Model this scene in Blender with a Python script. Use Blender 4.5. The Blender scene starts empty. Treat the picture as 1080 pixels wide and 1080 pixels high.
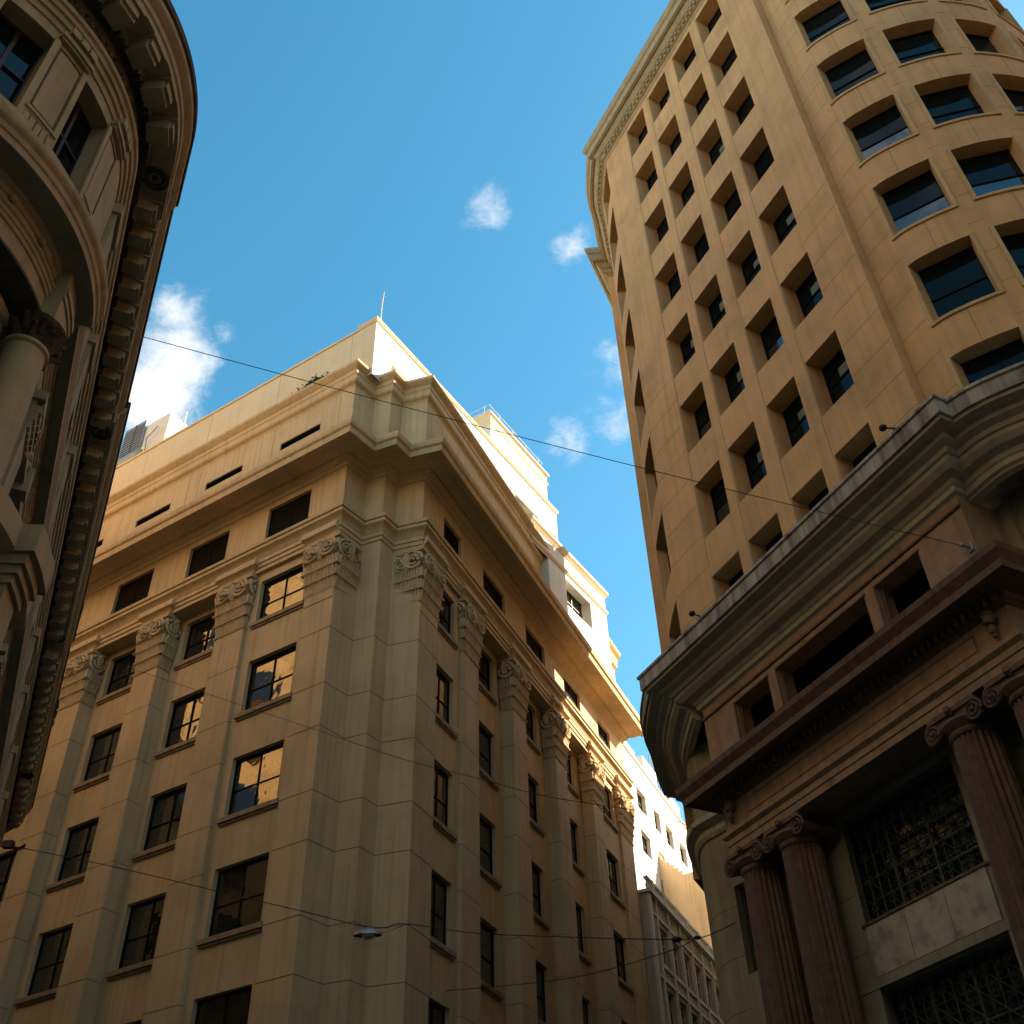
import bpy, math, random
from mathutils import Vector, Matrix, noise
random.seed(7)
R = math.radians
SC = bpy.context.scene
COL = SC.collection
# ------------------------------------------------------------------ camera
cam_d = bpy.data.cameras.new('camera'); cam = bpy.data.objects.new('camera', cam_d); COL.objects.link(cam)
cam_d.sensor_width = 36; cam_d.lens = 36 * 1120 / 1080; cam_d.clip_start = 0.05; cam_d.clip_end = 2000
cam.matrix_world = Matrix.Translation((0, 0, 1.6)) @ Matrix((
    (0.999371569, 0.035446692, 0.0), (0.023441653, -0.66090573, -0.75010273), (-0.02658866, 0.74963134, -0.66132133))).to_4x4()
SC.camera = cam
# ------------------------------------------------------------------ light and sky
SUN_AZ, SUN_EL = 70.0, 29.5      # azimuth clockwise from +Y
world = bpy.data.worlds.new('World'); SC.world = world; world.use_nodes = True
SKY_STRENGTH = 0.11
def build_world():
    nt = world.node_tree; nt.nodes.clear(); L = nt.links.new
    N = nt.nodes.new
    out = N('ShaderNodeOutputWorld'); bg = N('ShaderNodeBackground'); bg.inputs[1].default_value = SKY_STRENGTH
    sky = N('ShaderNodeTexSky'); sky.sky_type = 'NISHITA'; sky.sun_disc = False
    sky.sun_elevation = R(SUN_EL); sky.sun_rotation = R(SUN_AZ); sky.altitude = 300
    sky.air_density = 1.35; sky.dust_density = 0.9; sky.ozone_density = 2.6
    tc = N('ShaderNodeTexCoord')
    # broken cumulus wisps placed by direction in the sky
    n1 = N('ShaderNodeTexNoise'); n1.inputs['Scale'].default_value = 26; n1.inputs['Detail'].default_value = 12
    n1.inputs['Roughness'].default_value = 0.66; n1.inputs['Distortion'].default_value = 0.25
    mpc = N('ShaderNodeMapping'); mpc.inputs['Scale'].default_value = (1.0, 1.3, 1.0); mpc.inputs['Location'].default_value = (3.1, 1.7, 0.4)
    L(tc.outputs['Generated'], mpc.inputs[0]); L(mpc.outputs[0], n1.inputs['Vector'])
    clouds = [((-0.2944, 0.6123, 0.7338), 0.052, 0.85), ((-0.3159, 0.6325, 0.7072), 0.055, 0.9), ((-0.290, 0.580, 0.7605), 0.038, 0.72),
              ((-0.0099, 0.5377, 0.8431), 0.034, 0.66), ((0.063, 0.5713, 0.8183), 0.031, 0.56), ((0.109, 0.655, 0.7475), 0.048, 0.56), ((0.118, 0.640, 0.758), 0.034, 0.50),
              ((0.1007, 0.683, 0.7225), 0.044, 0.54), ((0.0557, 0.7045, 0.7075), 0.036, 0.50), ((-0.2512, 0.6032, 0.7571), 0.022, 0.55),
              ((-0.16, -0.55, 0.82), 0.25, 0.7), ((0.6, -0.4, 0.7), 0.25, 0.7), ((-0.75, -0.1, 0.6), 0.2, 0.7)]
    last = None
    for d, rad, amt in clouds:
        v = Vector(d).normalized()
        dist = N('ShaderNodeVectorMath'); dist.operation = 'DISTANCE'; dist.inputs[1].default_value = v
        nrm = N('ShaderNodeVectorMath'); nrm.operation = 'NORMALIZE'; L(tc.outputs['Generated'], nrm.inputs[0]); L(nrm.outputs[0], dist.inputs[0])
        mr = N('ShaderNodeMapRange'); mr.interpolation_type = 'SMOOTHSTEP'
        mr.inputs[1].default_value = rad * 1.5; mr.inputs[2].default_value = 0.0
        mr.inputs[3].default_value = 0.0; mr.inputs[4].default_value = amt
        L(dist.outputs['Value'], mr.inputs[0])
        if last is None: last = mr.outputs[0]
        else:
            mx = N('ShaderNodeMath'); mx.operation = 'MAXIMUM'; L(last, mx.inputs[0]); L(mr.outputs[0], mx.inputs[1]); last = mx.outputs[0]
    add = N('ShaderNodeMath'); add.operation = 'ADD'; L(last, add.inputs[0]); L(n1.outputs[0], add.inputs[1])
    cr = N('ShaderNodeMapRange'); cr.interpolation_type = 'SMOOTHSTEP'
    cr.inputs[1].default_value = 0.80; cr.inputs[2].default_value = 1.42; L(add.outputs[0], cr.inputs[0])
    cut = N('ShaderNodeMath'); cut.operation = 'GREATER_THAN'; cut.inputs[1].default_value = 0.0; L(last, cut.inputs[0])
    mul = N('ShaderNodeMath'); mul.operation = 'MULTIPLY'; L(cr.outputs[0], mul.inputs[0]); L(cut.outputs[0], mul.inputs[1])
    hsv = N('ShaderNodeHueSaturation'); hsv.inputs['Hue'].default_value = 0.476; hsv.inputs['Saturation'].default_value = 1.3
    hsv.inputs['Value'].default_value = 0.84; L(sky.outputs[0], hsv.inputs['Color'])
    mix = N('ShaderNodeMix'); mix.data_type = 'RGBA'; L(mul.outputs[0], mix.inputs[0]); L(hsv.outputs[0], mix.inputs[6])
    mix.inputs[7].default_value = (4.0, 3.97, 3.9, 1)
    L(mix.outputs[2], bg.inputs[0]); L(bg.outputs[0], out.inputs[0])
build_world()
sd = bpy.data.lights.new('sun', 'SUN'); sd.energy = 5.0; sd.angle = R(0.5); sd.color = (1.0, 0.84, 0.62)
sun = bpy.data.objects.new('sun', sd); COL.objects.link(sun); sun.location = (40, 0, 80)
sdir = Vector((math.sin(R(SUN_AZ)) * math.cos(R(SUN_EL)), math.cos(R(SUN_AZ)) * math.cos(R(SUN_EL)), math.sin(R(SUN_EL))))
sun.rotation_euler = sdir.to_track_quat('Z', 'Y').to_euler()
SC.view_settings.view_transform = 'Standard'; SC.view_settings.look = 'None'; SC.view_settings.gamma = 1
SC.view_settings.exposure = 1.5
SC.cycles.max_bounces = 8; SC.cycles.diffuse_bounces = 2; SC.cycles.glossy_bounces = 3
SC.cycles.use_denoising = True

# ------------------------------------------------------------------ materials
def mat(name, col, rough=0.8, var=0.12, scale=1.2, bump=0.02, stain=0.25, col2=None, streak=False, fine=28, spec=0.3, metal=0.0, course=None):
    m = bpy.data.materials.new(name); m.use_nodes = True; nt = m.node_tree; L = nt.links.new; N = nt.nodes.new
    b = nt.nodes['Principled BSDF']; b.inputs['Roughness'].default_value = rough; b.inputs['Metallic'].default_value = metal
    b.inputs['Specular IOR Level'].default_value = spec
    tc = N('ShaderNodeTexCoord'); mp = N('ShaderNodeMapping'); L(tc.outputs['Object'], mp.inputs[0])
    if streak: mp.inputs['Scale'].default_value = (1, 1, 0.12)
    n = N('ShaderNodeTexNoise'); n.inputs['Scale'].default_value = scale; n.inputs['Detail'].default_value = 8; n.inputs['Roughness'].default_value = 0.62
    L(mp.outputs[0], n.inputs['Vector'])
    n2 = N('ShaderNodeTexNoise'); n2.inputs['Scale'].default_value = fine; n2.inputs['Detail'].default_value = 5; L(tc.outputs['Object'], n2.inputs['Vector'])
    cr = N('ShaderNodeValToRGB'); L(n.outputs[0], cr.inputs[0])
    c2 = col2 or tuple(c * (1 - var * 1.6) for c in col); c3 = tuple(min(1, c * (1 + var)) for c in col)
    cr.color_ramp.elements[0].position = 0.3; cr.color_ramp.elements[0].color = (*c2, 1)
    cr.color_ramp.elements[1].position = 0.72; cr.color_ramp.elements[1].color = (*c3, 1)
    e = cr.color_ramp.elements.new(0.5); e.color = (*col, 1)
    # soot streaks running down
    mp2 = N('ShaderNodeMapping'); mp2.inputs['Scale'].default_value = (3.4, 3.4, 0.13); L(tc.outputs['Object'], mp2.inputs[0])
    n3 = N('ShaderNodeTexNoise'); n3.inputs['Scale'].default_value = 1.6; n3.inputs['Detail'].default_value = 6; L(mp2.outputs[0], n3.inputs['Vector'])
    r3 = N('ShaderNodeMapRange'); r3.inputs[1].default_value = 0.47; r3.inputs[2].default_value = 0.70; r3.inputs[3].default_value = 0; r3.inputs[4].default_value = stain
    L(n3.outputs[0], r3.inputs[0])
    mx = N('ShaderNodeMix'); mx.data_type = 'RGBA'; L(r3.outputs[0], mx.inputs[0]); L(cr.outputs[0], mx.inputs[6])
    mx.inputs[7].default_value = (col[0] * .45, col[1] * .43, col[2] * .42, 1)
    L(mx.outputs[2], b.inputs['Base Color'])
    bp = N('ShaderNodeBump'); bp.inputs['Strength'].default_value = 0.5; bp.inputs['Distance'].default_value = bump
    ad = N('ShaderNodeMath'); ad.operation = 'ADD'; L(n.outputs[0], ad.inputs[0]); L(n2.outputs[0], ad.inputs[1])
    L(ad.outputs[0], bp.inputs['Height']); L(bp.outputs[0], b.inputs['Normal'])
    return m
def plain(name, col, rough=0.5, metal=0.0, spec=0.5, emit=None):
    m = bpy.data.materials.new(name); m.use_nodes = True; b = m.node_tree.nodes['Principled BSDF']
    nt = m.node_tree; n = nt.nodes.new('ShaderNodeTexNoise'); n.inputs['Scale'].default_value = 9; n.inputs['Detail'].default_value = 4
    tc = nt.nodes.new('ShaderNodeTexCoord'); nt.links.new(tc.outputs['Object'], n.inputs['Vector'])
    cr = nt.nodes.new('ShaderNodeValToRGB'); nt.links.new(n.outputs[0], cr.inputs[0])
    cr.color_ramp.elements[0].color = (*[c * .75 for c in col], 1); cr.color_ramp.elements[1].color = (*[min(1, c * 1.2) for c in col], 1)
    nt.links.new(cr.outputs[0], b.inputs['Base Color'])
    b.inputs['Roughness'].default_value = rough; b.inputs['Metallic'].default_value = metal; b.inputs['Specular IOR Level'].default_value = spec
    if emit: b.inputs['Emission Color'].default_value = (*emit[:3], 1); b.inputs['Emission Strength'].default_value = emit[3]
    return m
def glass(name, col=(0.012, 0.013, 0.013), wob=0.03, rough=0.03, sc=1.3, spec=0.9):
    m = bpy.data.materials.new(name); m.use_nodes = True; nt = m.node_tree; L = nt.links.new; b = nt.nodes['Principled BSDF']
    b.inputs['Base Color'].default_value = (*col, 1); b.inputs['Roughness'].default_value = rough; b.inputs['Specular IOR Level'].default_value = spec
    b.inputs['IOR'].default_value = 1.6
    tc = nt.nodes.new('ShaderNodeTexCoord'); n = nt.nodes.new('ShaderNodeTexNoise'); n.inputs['Scale'].default_value = sc; n.inputs['Detail'].default_value = 2
    oi = nt.nodes.new('ShaderNodeObjectInfo'); va = nt.nodes.new('ShaderNodeVectorMath'); va.operation = 'ADD'
    L(tc.outputs['Object'], va.inputs[0]); L(oi.outputs['Random'], va.inputs[1])
    sc2 = nt.nodes.new('ShaderNodeVectorMath'); sc2.operation = 'SCALE'; sc2.inputs['Scale'].default_value = 1
    L(va.outputs[0], sc2.inputs[0]); L(sc2.outputs[0], n.inputs['Vector'])
    bp = nt.nodes.new('ShaderNodeBump'); bp.inputs['Strength'].default_value = 0.35; bp.inputs['Distance'].default_value = wob
    L(n.outputs[0], bp.inputs['Height']); L(bp.outputs[0], b.inputs['Normal'])
    return m
M = dict(
    tan=mat('tan_stucco', (0.68, 0.475, 0.26), 0.85, 0.11, 0.5, 0.006, 0.30),
    tan_orn=mat('tan_ornament', (0.67, 0.475, 0.27), 0.85, 0.10, 2.5, 0.01, 0.30),
    joint=plain('joint_mortar', (0.20, 0.15, 0.09), 0.9, 0, .1),
    joint_o=plain('ochre_joint', (0.42, 0.25, 0.12), 0.9, 0, .1),
    sill=mat('sill_stone', (0.40, 0.27, 0.16), 0.8, 0.15, 3, 0.01, 0.35),
    cream=mat('cream_paint', (0.80, 0.63, 0.40), 0.8, 0.05, 0.7, 0.004, 0.12),
    gold=mat('golden_stone', (0.85, 0.50, 0.18), 0.85, 0.25, 1.2, 0.01, 0.5),
    white=mat('white_render', (0.80, 0.74, 0.64), 0.8, 0.05, 0.8, 0.004, 0.10),
    orange=mat('ochre_stone', (0.78, 0.455, 0.205), 0.82, 0.13, 0.55, 0.010, 0.24),
    orange2=mat('ochre_stone_trim', (0.70, 0.46, 0.22), 0.82, 0.10, 1.2, 0.01, 0.25),
    tcorn=mat('tower_cornice_stone', (0.46, 0.37, 0.23), 0.85, 0.12, 1.5, 0.01, 0.3),
    pink=mat('pink_granite', (0.42, 0.26, 0.165), 0.7, 0.16, 2.5, 0.008, 0.45),
    red=mat('red_granite', (0.19, 0.108, 0.072), 0.6, 0.22, 5, 0.008, 0.5),
    canopy=mat('grey_stone_cornice', (0.60, 0.51, 0.38), 0.85, 0.10, 0.9, 0.008, 0.35),
    fascia=mat('stained_fascia', (0.50, 0.44, 0.38), 0.85, 0.25, 2.2, 0.01, 0.85, col2=(0.16, 0.12, 0.09), streak=True),
    base=mat('grey_beige_stone', (0.36, 0.315, 0.21), 0.8, 0.12, 1.1, 0.006, 0.4),
    marble=mat('veined_marble', (0.52, 0.47, 0.37), 0.45, 0.22, 2.6, 0.003, 0.15, col2=(0.26, 0.22, 0.16)),
    left=mat('old_plaster', (0.66, 0.49, 0.29), 0.85, 0.12, 1.6, 0.008, 0.35),
    left_d=mat('old_plaster_dark', (0.15, 0.11, 0.065), 0.9, 0.2, 2.2, 0.012, 0.5),  # darker copy of the plaster for frieze, gutter, loggia, roof and street wall
    bronze=plain('bronze_green', (0.06, 0.085, 0.07), 0.5, 0.6),
    frame=plain('dark_window_frame', (0.016, 0.013, 0.010), 0.75, 0, .08),
    wood=plain('brown_window_frame', (0.05, 0.028, 0.018), 0.5),
    lite=plain('pale_frame', (0.68, 0.60, 0.48), 0.6),
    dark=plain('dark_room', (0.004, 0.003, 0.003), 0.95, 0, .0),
    glass=glass('window_glass'), glass2=glass('tower_glass', (0.006, 0.012, 0.013), 0.012, 0.06, 0.8, spec=0.12),
    glass_sky=glass('reflecting_glass', (0.02, 0.022, 0.024), 0.004, 0.03, 0.6, spec=1.0),
    blind=plain('grey_blind', (0.20, 0.24, 0.22), 0.8),
    shutter=plain('slatted_blind', (0.007, 0.006, 0.005), 0.9, 0, .05),
    grey=mat('grey_concrete', (0.50, 0.42, 0.31), 0.85, 0.12, 1.2, 0.006, 0.3),
    peach=mat('peach_party_wall', (0.82, 0.60, 0.36), 0.9, 0.10, 0.45, 0.006, 0.35),
    metal=plain('galvanised_metal', (0.35, 0.36, 0.36), 0.4, 0.7),
    black=plain('black_rubber', (0.012, 0.010, 0.009), 0.6),
    asphalt=mat('asphalt', (0.05, 0.05, 0.05), 0.9, 0.2, 3, 0.01, 0.1),
    pave=mat('paving', (0.22, 0.20, 0.17), 0.85, 0.15, 2, 0.006, 0.15),
    blue=plain('blue_cloth', (0.08, 0.22, 0.40), 0.7),
    lamp=plain('lamp_lens', (0.35, 0.36, 0.33), 0.2),
    tube=plain('lit_tube', (0.9, 0.8, 0.6), 0.5, emit=(1.0, 0.75, 0.45, 4.0)),
    leaf=plain('leaf', (0.05, 0.07, 0.02), 0.7),
)
# ------------------------------------------------------------------ mesh tools
class MB:
    def __init__(s): s.v = []; s.f = []
    def add(s, vs, fs):
        o = len(s.v); s.v += [tuple(v) for v in vs]; s.f += [tuple(i + o for i in f) for f in fs]
    def box(s, P, org=(0, 0, 0)):   # P: 8 points, bottom 4 then top 4
        s.add(P, [(0, 3, 2, 1), (4, 5, 6, 7), (0, 1, 5, 4), (1, 2, 6, 5), (2, 3, 7, 6), (3, 0, 4, 7)])
    def cube(s, x0, x1, y0, y1, z0, z1):
        s.box([(x0, y0, z0), (x1, y0, z0), (x1, y1, z0), (x0, y1, z0), (x0, y0, z1), (x1, y0, z1), (x1, y1, z1), (x0, y1, z1)])
    def prism(s, poly, z0, z1):
        n = len(poly); s.add([(p[0], p[1], z0) for p in poly] + [(p[0], p[1], z1) for p in poly],
            [tuple(reversed(range(n))), tuple(range(n, 2 * n))] + [(i, (i + 1) % n, n + (i + 1) % n, n + i) for i in range(n)])
    def tube(s, pts, r, n=6, caps=True):
        pts = [Vector(p) for p in pts]; rs = r if isinstance(r, (list, tuple)) else [r] * len(pts)
        base = len(s.v)
        for i, p in enumerate(pts):
            t = (pts[min(i + 1, len(pts) - 1)] - pts[max(i - 1, 0)]).normalized()
            a = t.cross(Vector((0, 0, 1)) if abs(t.z) < .9 else Vector((1, 0, 0))).normalized(); b = t.cross(a)
            for k in range(n):
                g = 2 * math.pi * k / n; s.v.append(tuple(p + (a * math.cos(g) + b * math.sin(g)) * rs[i]))
        for i in range(len(pts) - 1):
            for k in range(n):
                k2 = (k + 1) % n; s.f.append((base + i * n + k, base + i * n + k2, base + (i + 1) * n + k2, base + (i + 1) * n + k))
        if caps:
            s.f.append(tuple(base + k for k in reversed(range(n)))); s.f.append(tuple(base + (len(pts) - 1) * n + k for k in range(n)))
    def lathe(s, c, prof, n=24, rmod=None):   # prof [(r,z)]
        base = len(s.v)
        for r, z in prof:
            for k in range(n):
                a = 2 * math.pi * k / n; rr = r * (rmod(a, z) if rmod else 1)
                s.v.append((c[0] + rr * math.cos(a), c[1] + rr * math.sin(a), c[2] + z))
        for i in range(len(prof) - 1):
            for k in range(n):
                k2 = (k + 1) % n; s.f.append((base + i * n + k, base + i * n + k2, base + (i + 1) * n + k2, base + (i + 1) * n + k))
        s.f.append(tuple(base + k for k in reversed(range(n)))); s.f.append(tuple(base + (len(prof) - 1) * n + k for k in range(n)))
    def ball(s, c, r, n=8, m=6, sc=(1, 1, 1)):
        base = len(s.v)
        for i in range(m + 1):
            t = math.pi * i / m
            for k in range(n):
                a = 2 * math.pi * k / n
                s.v.append((c[0] + sc[0] * r * math.sin(t) * math.cos(a), c[1] + sc[1] * r * math.sin(t) * math.sin(a), c[2] + sc[2] * r * math.cos(t)))
        for i in range(m):
            for k in range(n):
                k2 = (k + 1) % n; s.f.append((base + i * n + k, base + (i + 1) * n + k, base + (i + 1) * n + k2, base + i * n + k2))
    def mesh(s, name, m, org=(0, 0, 0), smooth=35, extra=()):
        me = bpy.data.meshes.new(name); n0 = len(s.f); cnt = []
        for mb2, m2 in extra: s.add(mb2.v, mb2.f); cnt.append((len(mb2.f), m2))
        me.from_pydata([(v[0] - org[0], v[1] - org[1], v[2] - org[2]) for v in s.v], [], s.f); me.update()
        me.materials.append(M[m] if isinstance(m, str) else m)
        if cnt:
            idx = [0] * n0
            for i, (k, m2) in enumerate(cnt): me.materials.append(M[m2]); idx += [i + 1] * k
            me.polygons.foreach_set('material_index', idx)
        if smooth:
            me.polygons.foreach_set('use_smooth', [True] * len(me.polygons))
            me.set_sharp_from_angle(angle=R(smooth))
        return me
    def build(s, name, m, parent=None, smooth=35, at=None, extra=()):
        org = root_loc(parent) if parent else (0, 0, 0)   # with at=, the vertices are already local
        o = bpy.data.objects.new(name, s.mesh(name, m, org, smooth, extra)); COL.objects.link(o)
        if parent: o.parent = parent
        elif at: o.location = at
        return o
ROOT = {}
def root_loc(p):
    while p.parent: p = p.parent
    return tuple(p.location)
def tag(o, label=None, cat=None, group=None, kind=None):
    if label: o['label'] = label
    if cat: o['category'] = cat
    if group: o['group'] = group
    if kind: o['kind'] = kind
    return o
def empty(name, loc, label, cat, group=None):
    o = bpy.data.objects.new(name, None); COL.objects.link(o); o.location = loc; o.empty_display_size = 1
    return tag(o, label, cat, group)
def place(name, me, parent, loc, rz=0, label=None):
    o = bpy.data.objects.new(name, me); COL.objects.link(o); o.parent = parent
    r = Vector(root_loc(parent)) if parent.parent is None else Vector(root_loc(parent))
    o.location = Vector(loc) - r; o.rotation_euler = (0, 0, rz)
    if label: o['label'] = label
    return o
def smooth_pts(pts, n=6):
    out = []
    P = [pts[0]] + list(pts) + [pts[-1]]
    for i in range(1, len(P) - 2):
        for k in range(n):
            t = k / n; p = []
            for j in (0, 1):
                a, b, c, d = P[i - 1][j], P[i][j], P[i + 1][j], P[i + 2][j]
                p.append(.5 * (2 * b + (c - a) * t + (2 * a - 5 * b + 4 * c - d) * t * t + (3 * b - a - 3 * c + d) * t ** 3))
            out.append(tuple(p))
    out.append(tuple(pts[-1])); return out
def offset(pts, p, side=1):
    out = []; n = len(pts)
    for i in range(n):
        def nor(a, b):
            d = Vector((b[0] - a[0], b[1] - a[1])).normalized(); return Vector((d.y, -d.x)) * side
        if i == 0: v = nor(pts[0], pts[1])
        elif i == n - 1: v = nor(pts[-2], pts[-1])
        else:
            a = nor(pts[i - 1], pts[i]); b = nor(pts[i], pts[i + 1]); v = a + b; v = v / max(.25, v.dot(a)) if v.length > 1e-6 else a
        out.append((pts[i][0] + v.x * p, pts[i][1] + v.y * p))
    return out
class Surf:
    """a wall line in plan; pos(u, off, z): u metres along it, off metres out of the wall"""
    def __init__(s, pts, side=1):
        s.p = [Vector((a[0], a[1])) for a in pts]; s.side = side; s.s = [0.0]
        for a, b in zip(s.p, s.p[1:]): s.s.append(s.s[-1] + (b - a).length)
        s.len = s.s[-1]; s.nv = [Vector(a) - Vector(b) for a, b in zip(offset(pts, 1, side), pts)]
    def pos(s, u, off, z):
        i = 0
        while i < len(s.s) - 2 and u > s.s[i + 1]: i += 1
        t = (u - s.s[i]) / (s.s[i + 1] - s.s[i]); p = s.p[i].lerp(s.p[i + 1], t)
        n = s.nv[i].lerp(s.nv[i + 1], max(0, min(1, t)))
        return (p.x + n.x * off, p.y + n.y * off, z)
    def us(s, u0, u1):
        return [u0] + [q for q in s.s if u0 + 1e-4 < q < u1 - 1e-4] + [u1] if len(s.s) > 2 else [u0, u1]
    def rz(s, u):
        a = Vector(s.pos(u - .01, 0, 0)); b = Vector(s.pos(u + .01, 0, 0)); d = (b - a)
        if s.side == 1: d = -d          # local +x with local +y pointing out of the wall
        return math.atan2(d.y, d.x)
def plane(P, az, side, length=60):
    return Surf([P, (P[0] + math.sin(R(az)) * length, P[1] + math.cos(R(az)) * length)], side)
def sbox(mb, sf, u0, u1, z0, z1, o0, o1):
    us = sf.us(u0, u1)
    for a, b in zip(us, us[1:]):
        mb.box([sf.pos(a, o0, z0), sf.pos(b, o0, z0), sf.pos(b, o1, z0), sf.pos(a, o1, z0),
                sf.pos(a, o0, z1), sf.pos(b, o0, z1), sf.pos(b, o1, z1), sf.pos(a, o1, z1)])
def wall(mb, sf, u0, u1, z0, z1, ops=(), off=0.0, depth=0.3):
    """wall sheet with openings and their reveals; ops: (u0,u1,z0,z1)"""
    us = sorted(set([round(x, 5) for x in sf.us(u0, u1)] + [round(x, 5) for o in ops for x in o[:2] if u0 < x < u1]))
    zs = sorted(set([z0, z1] + [x for o in ops for x in o[2:4] if z0 < x < z1]))
    for a, b in zip(us, us[1:]):
        if b - a < 1e-4: continue
        for c, d in zip(zs, zs[1:]):
            um, zm = (a + b) / 2, (c + d) / 2
            if any(o[0] < um < o[1] and o[2] < zm < o[3] for o in ops): continue
            mb.add([sf.pos(a, off, c), sf.pos(b, off, c), sf.pos(b, off, d), sf.pos(a, off, d)], [(0, 1, 2, 3)])
    for o in ops:
        q = [x for x in sf.us(o[0], o[1])]
        for z in o[2:4]:
            for a, b in zip(q, q[1:]): mb.add([sf.pos(a, off, z), sf.pos(b, off, z), sf.pos(b, off - depth, z), sf.pos(a, off - depth, z)], [(0, 1, 2, 3)])
        for u in o[:2]: mb.add([sf.pos(u, off, o[2]), sf.pos(u, off, o[3]), sf.pos(u, off - depth, o[3]), sf.pos(u, off - depth, o[2])], [(0, 1, 2, 3)])
def sweep(mb, pts, prof, side=1):
    """moulding: closed profile [(out, z)] carried along a plan line"""
    rings = [offset(pts, p, side) for p, z in prof]; n = len(prof); m = len(pts); base = len(mb.v)
    for j in range(m):
        for i, (p, z) in enumerate(prof): mb.v.append((rings[i][j][0], rings[i][j][1], z))
    for j in range(m - 1):
        for i in range(n):
            i2 = (i + 1) % n; mb.f.append((base + j * n + i, base + j * n + i2, base + (j + 1) * n + i2, base + (j + 1) * n + i))
    mb.f.append(tuple(base + i for i in range(n))); mb.f.append(tuple(base + (m - 1) * n + i for i in reversed(range(n))))
def moulding(name, pts, prof, m, parent, side=1, smooth=25, extra=()):
    mb = MB(); sweep(mb, pts, prof, side); return mb.build(name, m, parent, smooth, extra=extra)
def seg(sf, u0, u1): return [sf.pos(u, 0, 0)[:2] for u in sf.us(u0, u1)]
# windows: frame mesh + pane mesh, cached by size and kind; local x along the wall, y out, z up, origin bottom centre
WIN = {}
def win_mesh(w, h, style):
    k = (round(w, 2), round(h, 2), style)
    if k in WIN: return WIN[k]
    f = MB(); t = .05; g = MB(); extra = MB()
    fm, gm = 'frame', 'glass'
    bars = []; hb = []
    if style == 'quad': bars = [0]; hb = [.46]
    elif style == 'sash': bars = []; hb = [.60]; gm = 'glass2'
    elif style in ('sash_sky', 'sash_blind'): hb = [.60]; gm = 'glass2'
    elif style in ('wide', 'wide_sky'): bars = []; hb = [.47]; gm = 'glass2'
    elif style == 'attic': bars = [0]; gm = 'shutter'
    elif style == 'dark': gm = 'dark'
    elif style == 'casement': bars = [0]; hb = [.55]; fm = 'wood'; gm = 'glass2'
    elif style == 'pale': bars = [-.16 * w, .16 * w]; hb = [.6]; fm = 'lite'
    elif style == 'lattice': bars = [-.17 * w, .17 * w]; hb = [.2, .4, .6, .8]; fm = 'bronze'; t = .06
    f.cube(-w / 2, -w / 2 + t, -.03, .03, 0, h); f.cube(w / 2 - t, w / 2, -.03, .03, 0, h)
    f.cube(-w / 2 + t, w / 2 - t, -.03, .03, 0, t); f.cube(-w / 2 + t, w / 2 - t, -.03, .03, h - t, h)
    for b in bars: f.cube(b - t * .45, b + t * .45, -.025, .026, t, h - t)
    for z in hb: f.cube(-w / 2 + t, w / 2 - t, -.022, .023, h * z - t * .35, h * z + t * .35)
    if style == 'attic':      # roller-blind slats in front of the dark glass
        n = int(h / .09)
        for i in range(n): f.cube(-w / 2 + t, w / 2 - t, -.02, -.005, t + (h - 2 * t) * i / n, t + (h - 2 * t) * (i + .62) / n)
    if style == 'lattice':
        nx = max(2, int(w / .52)); nz = max(3, int(h / .52)); cw = (w - .12) / nx; ch = (h - .12) / nz
        for i in range(nx):
            for j in range(nz):
                x0 = -w / 2 + .06 + i * cw; z0 = .06 + j * ch; x1 = x0 + cw; z1 = z0 + ch; xm = (x0 + x1) / 2; zm = (z0 + z1) / 2
                for a, b in (((x0, z0), (x1, z1)), ((x0, z1), (x1, z0)), ((xm, z0), (xm, z1)), ((x0, zm), (x1, zm))):
                    f.tube([(a[0], .02, a[1]), (b[0], .02, b[1])], .016, 4, False)
                rr = min(cw, ch) * .2
                f.tube([(xm + rr * math.cos(q), .03, zm + rr * math.sin(q)) for q in [k2 * math.pi / 4 for k2 in range(9)]], .016, 4, False)
        for i in range(nx + 1): f.tube([(-w / 2 + .06 + i * cw, .02, .06), (-w / 2 + .06 + i * cw, .02, h - .06)], .02, 4, False)
        for j in range(nz + 1): f.tube([(-w / 2 + .06, .02, .06 + j * ch), (w / 2 - .06, .02, .06 + j * ch)], .018, 4, False)
    if style in ('wide_sky', 'sash_sky'): 
        zt = h * hb[0]; extra.add([(-w / 2 + .04, -.008, .04), (w / 2 - .04, -.008, .04), (w / 2 - .04, -.008, zt), (-w / 2 + .04, -.008, zt)], [(0, 1, 2, 3)])
    sh = random.uniform(.18, .3)
    e2 = MB()
    if style == 'sash_blind': e2.add([(-w / 2 + .04, -.009, h * .64), (w * .12, -.009, h * .64), (w * .12, -.009, h * (.64 + sh * .6)), (-w / 2 + .04, -.009, h * (.64 + sh * .6))], [(0, 1, 2, 3)])
    yb = -.012 if style != 'lattice' else -.08
    g.add([(-w / 2 + t * .6, yb, t * .6), (w / 2 - t * .6, yb, t * .6), (w / 2 - t * .6, yb, h - t * .6), (-w / 2 + t * .6, yb, h - t * .6)], [(0, 1, 2, 3)])
    WIN[k] = (f.mesh('window', fm, smooth=0), g.mesh('pane', gm, smooth=0, extra=[(extra, 'glass_sky'), (e2, 'blind')])); return WIN[k]
def window(sf, parent, u0, u1, z0, z1, off, style='quad', name='window', label=None):
    fm, gm = win_mesh(u1 - u0, z1 - z0, style)
    um = (u0 + u1) / 2
    o = place(name, fm, parent, sf.pos(um, off, z0), sf.rz(um), label)
    g = bpy.data.objects.new('pane', gm); COL.objects.link(g); g.parent = o
    if style in ('quad', 'sash', 'casement'): g.rotation_euler = (random.uniform(-.006, .006), 0, random.uniform(-.006, .006))
    return o
SILL = {}
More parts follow.
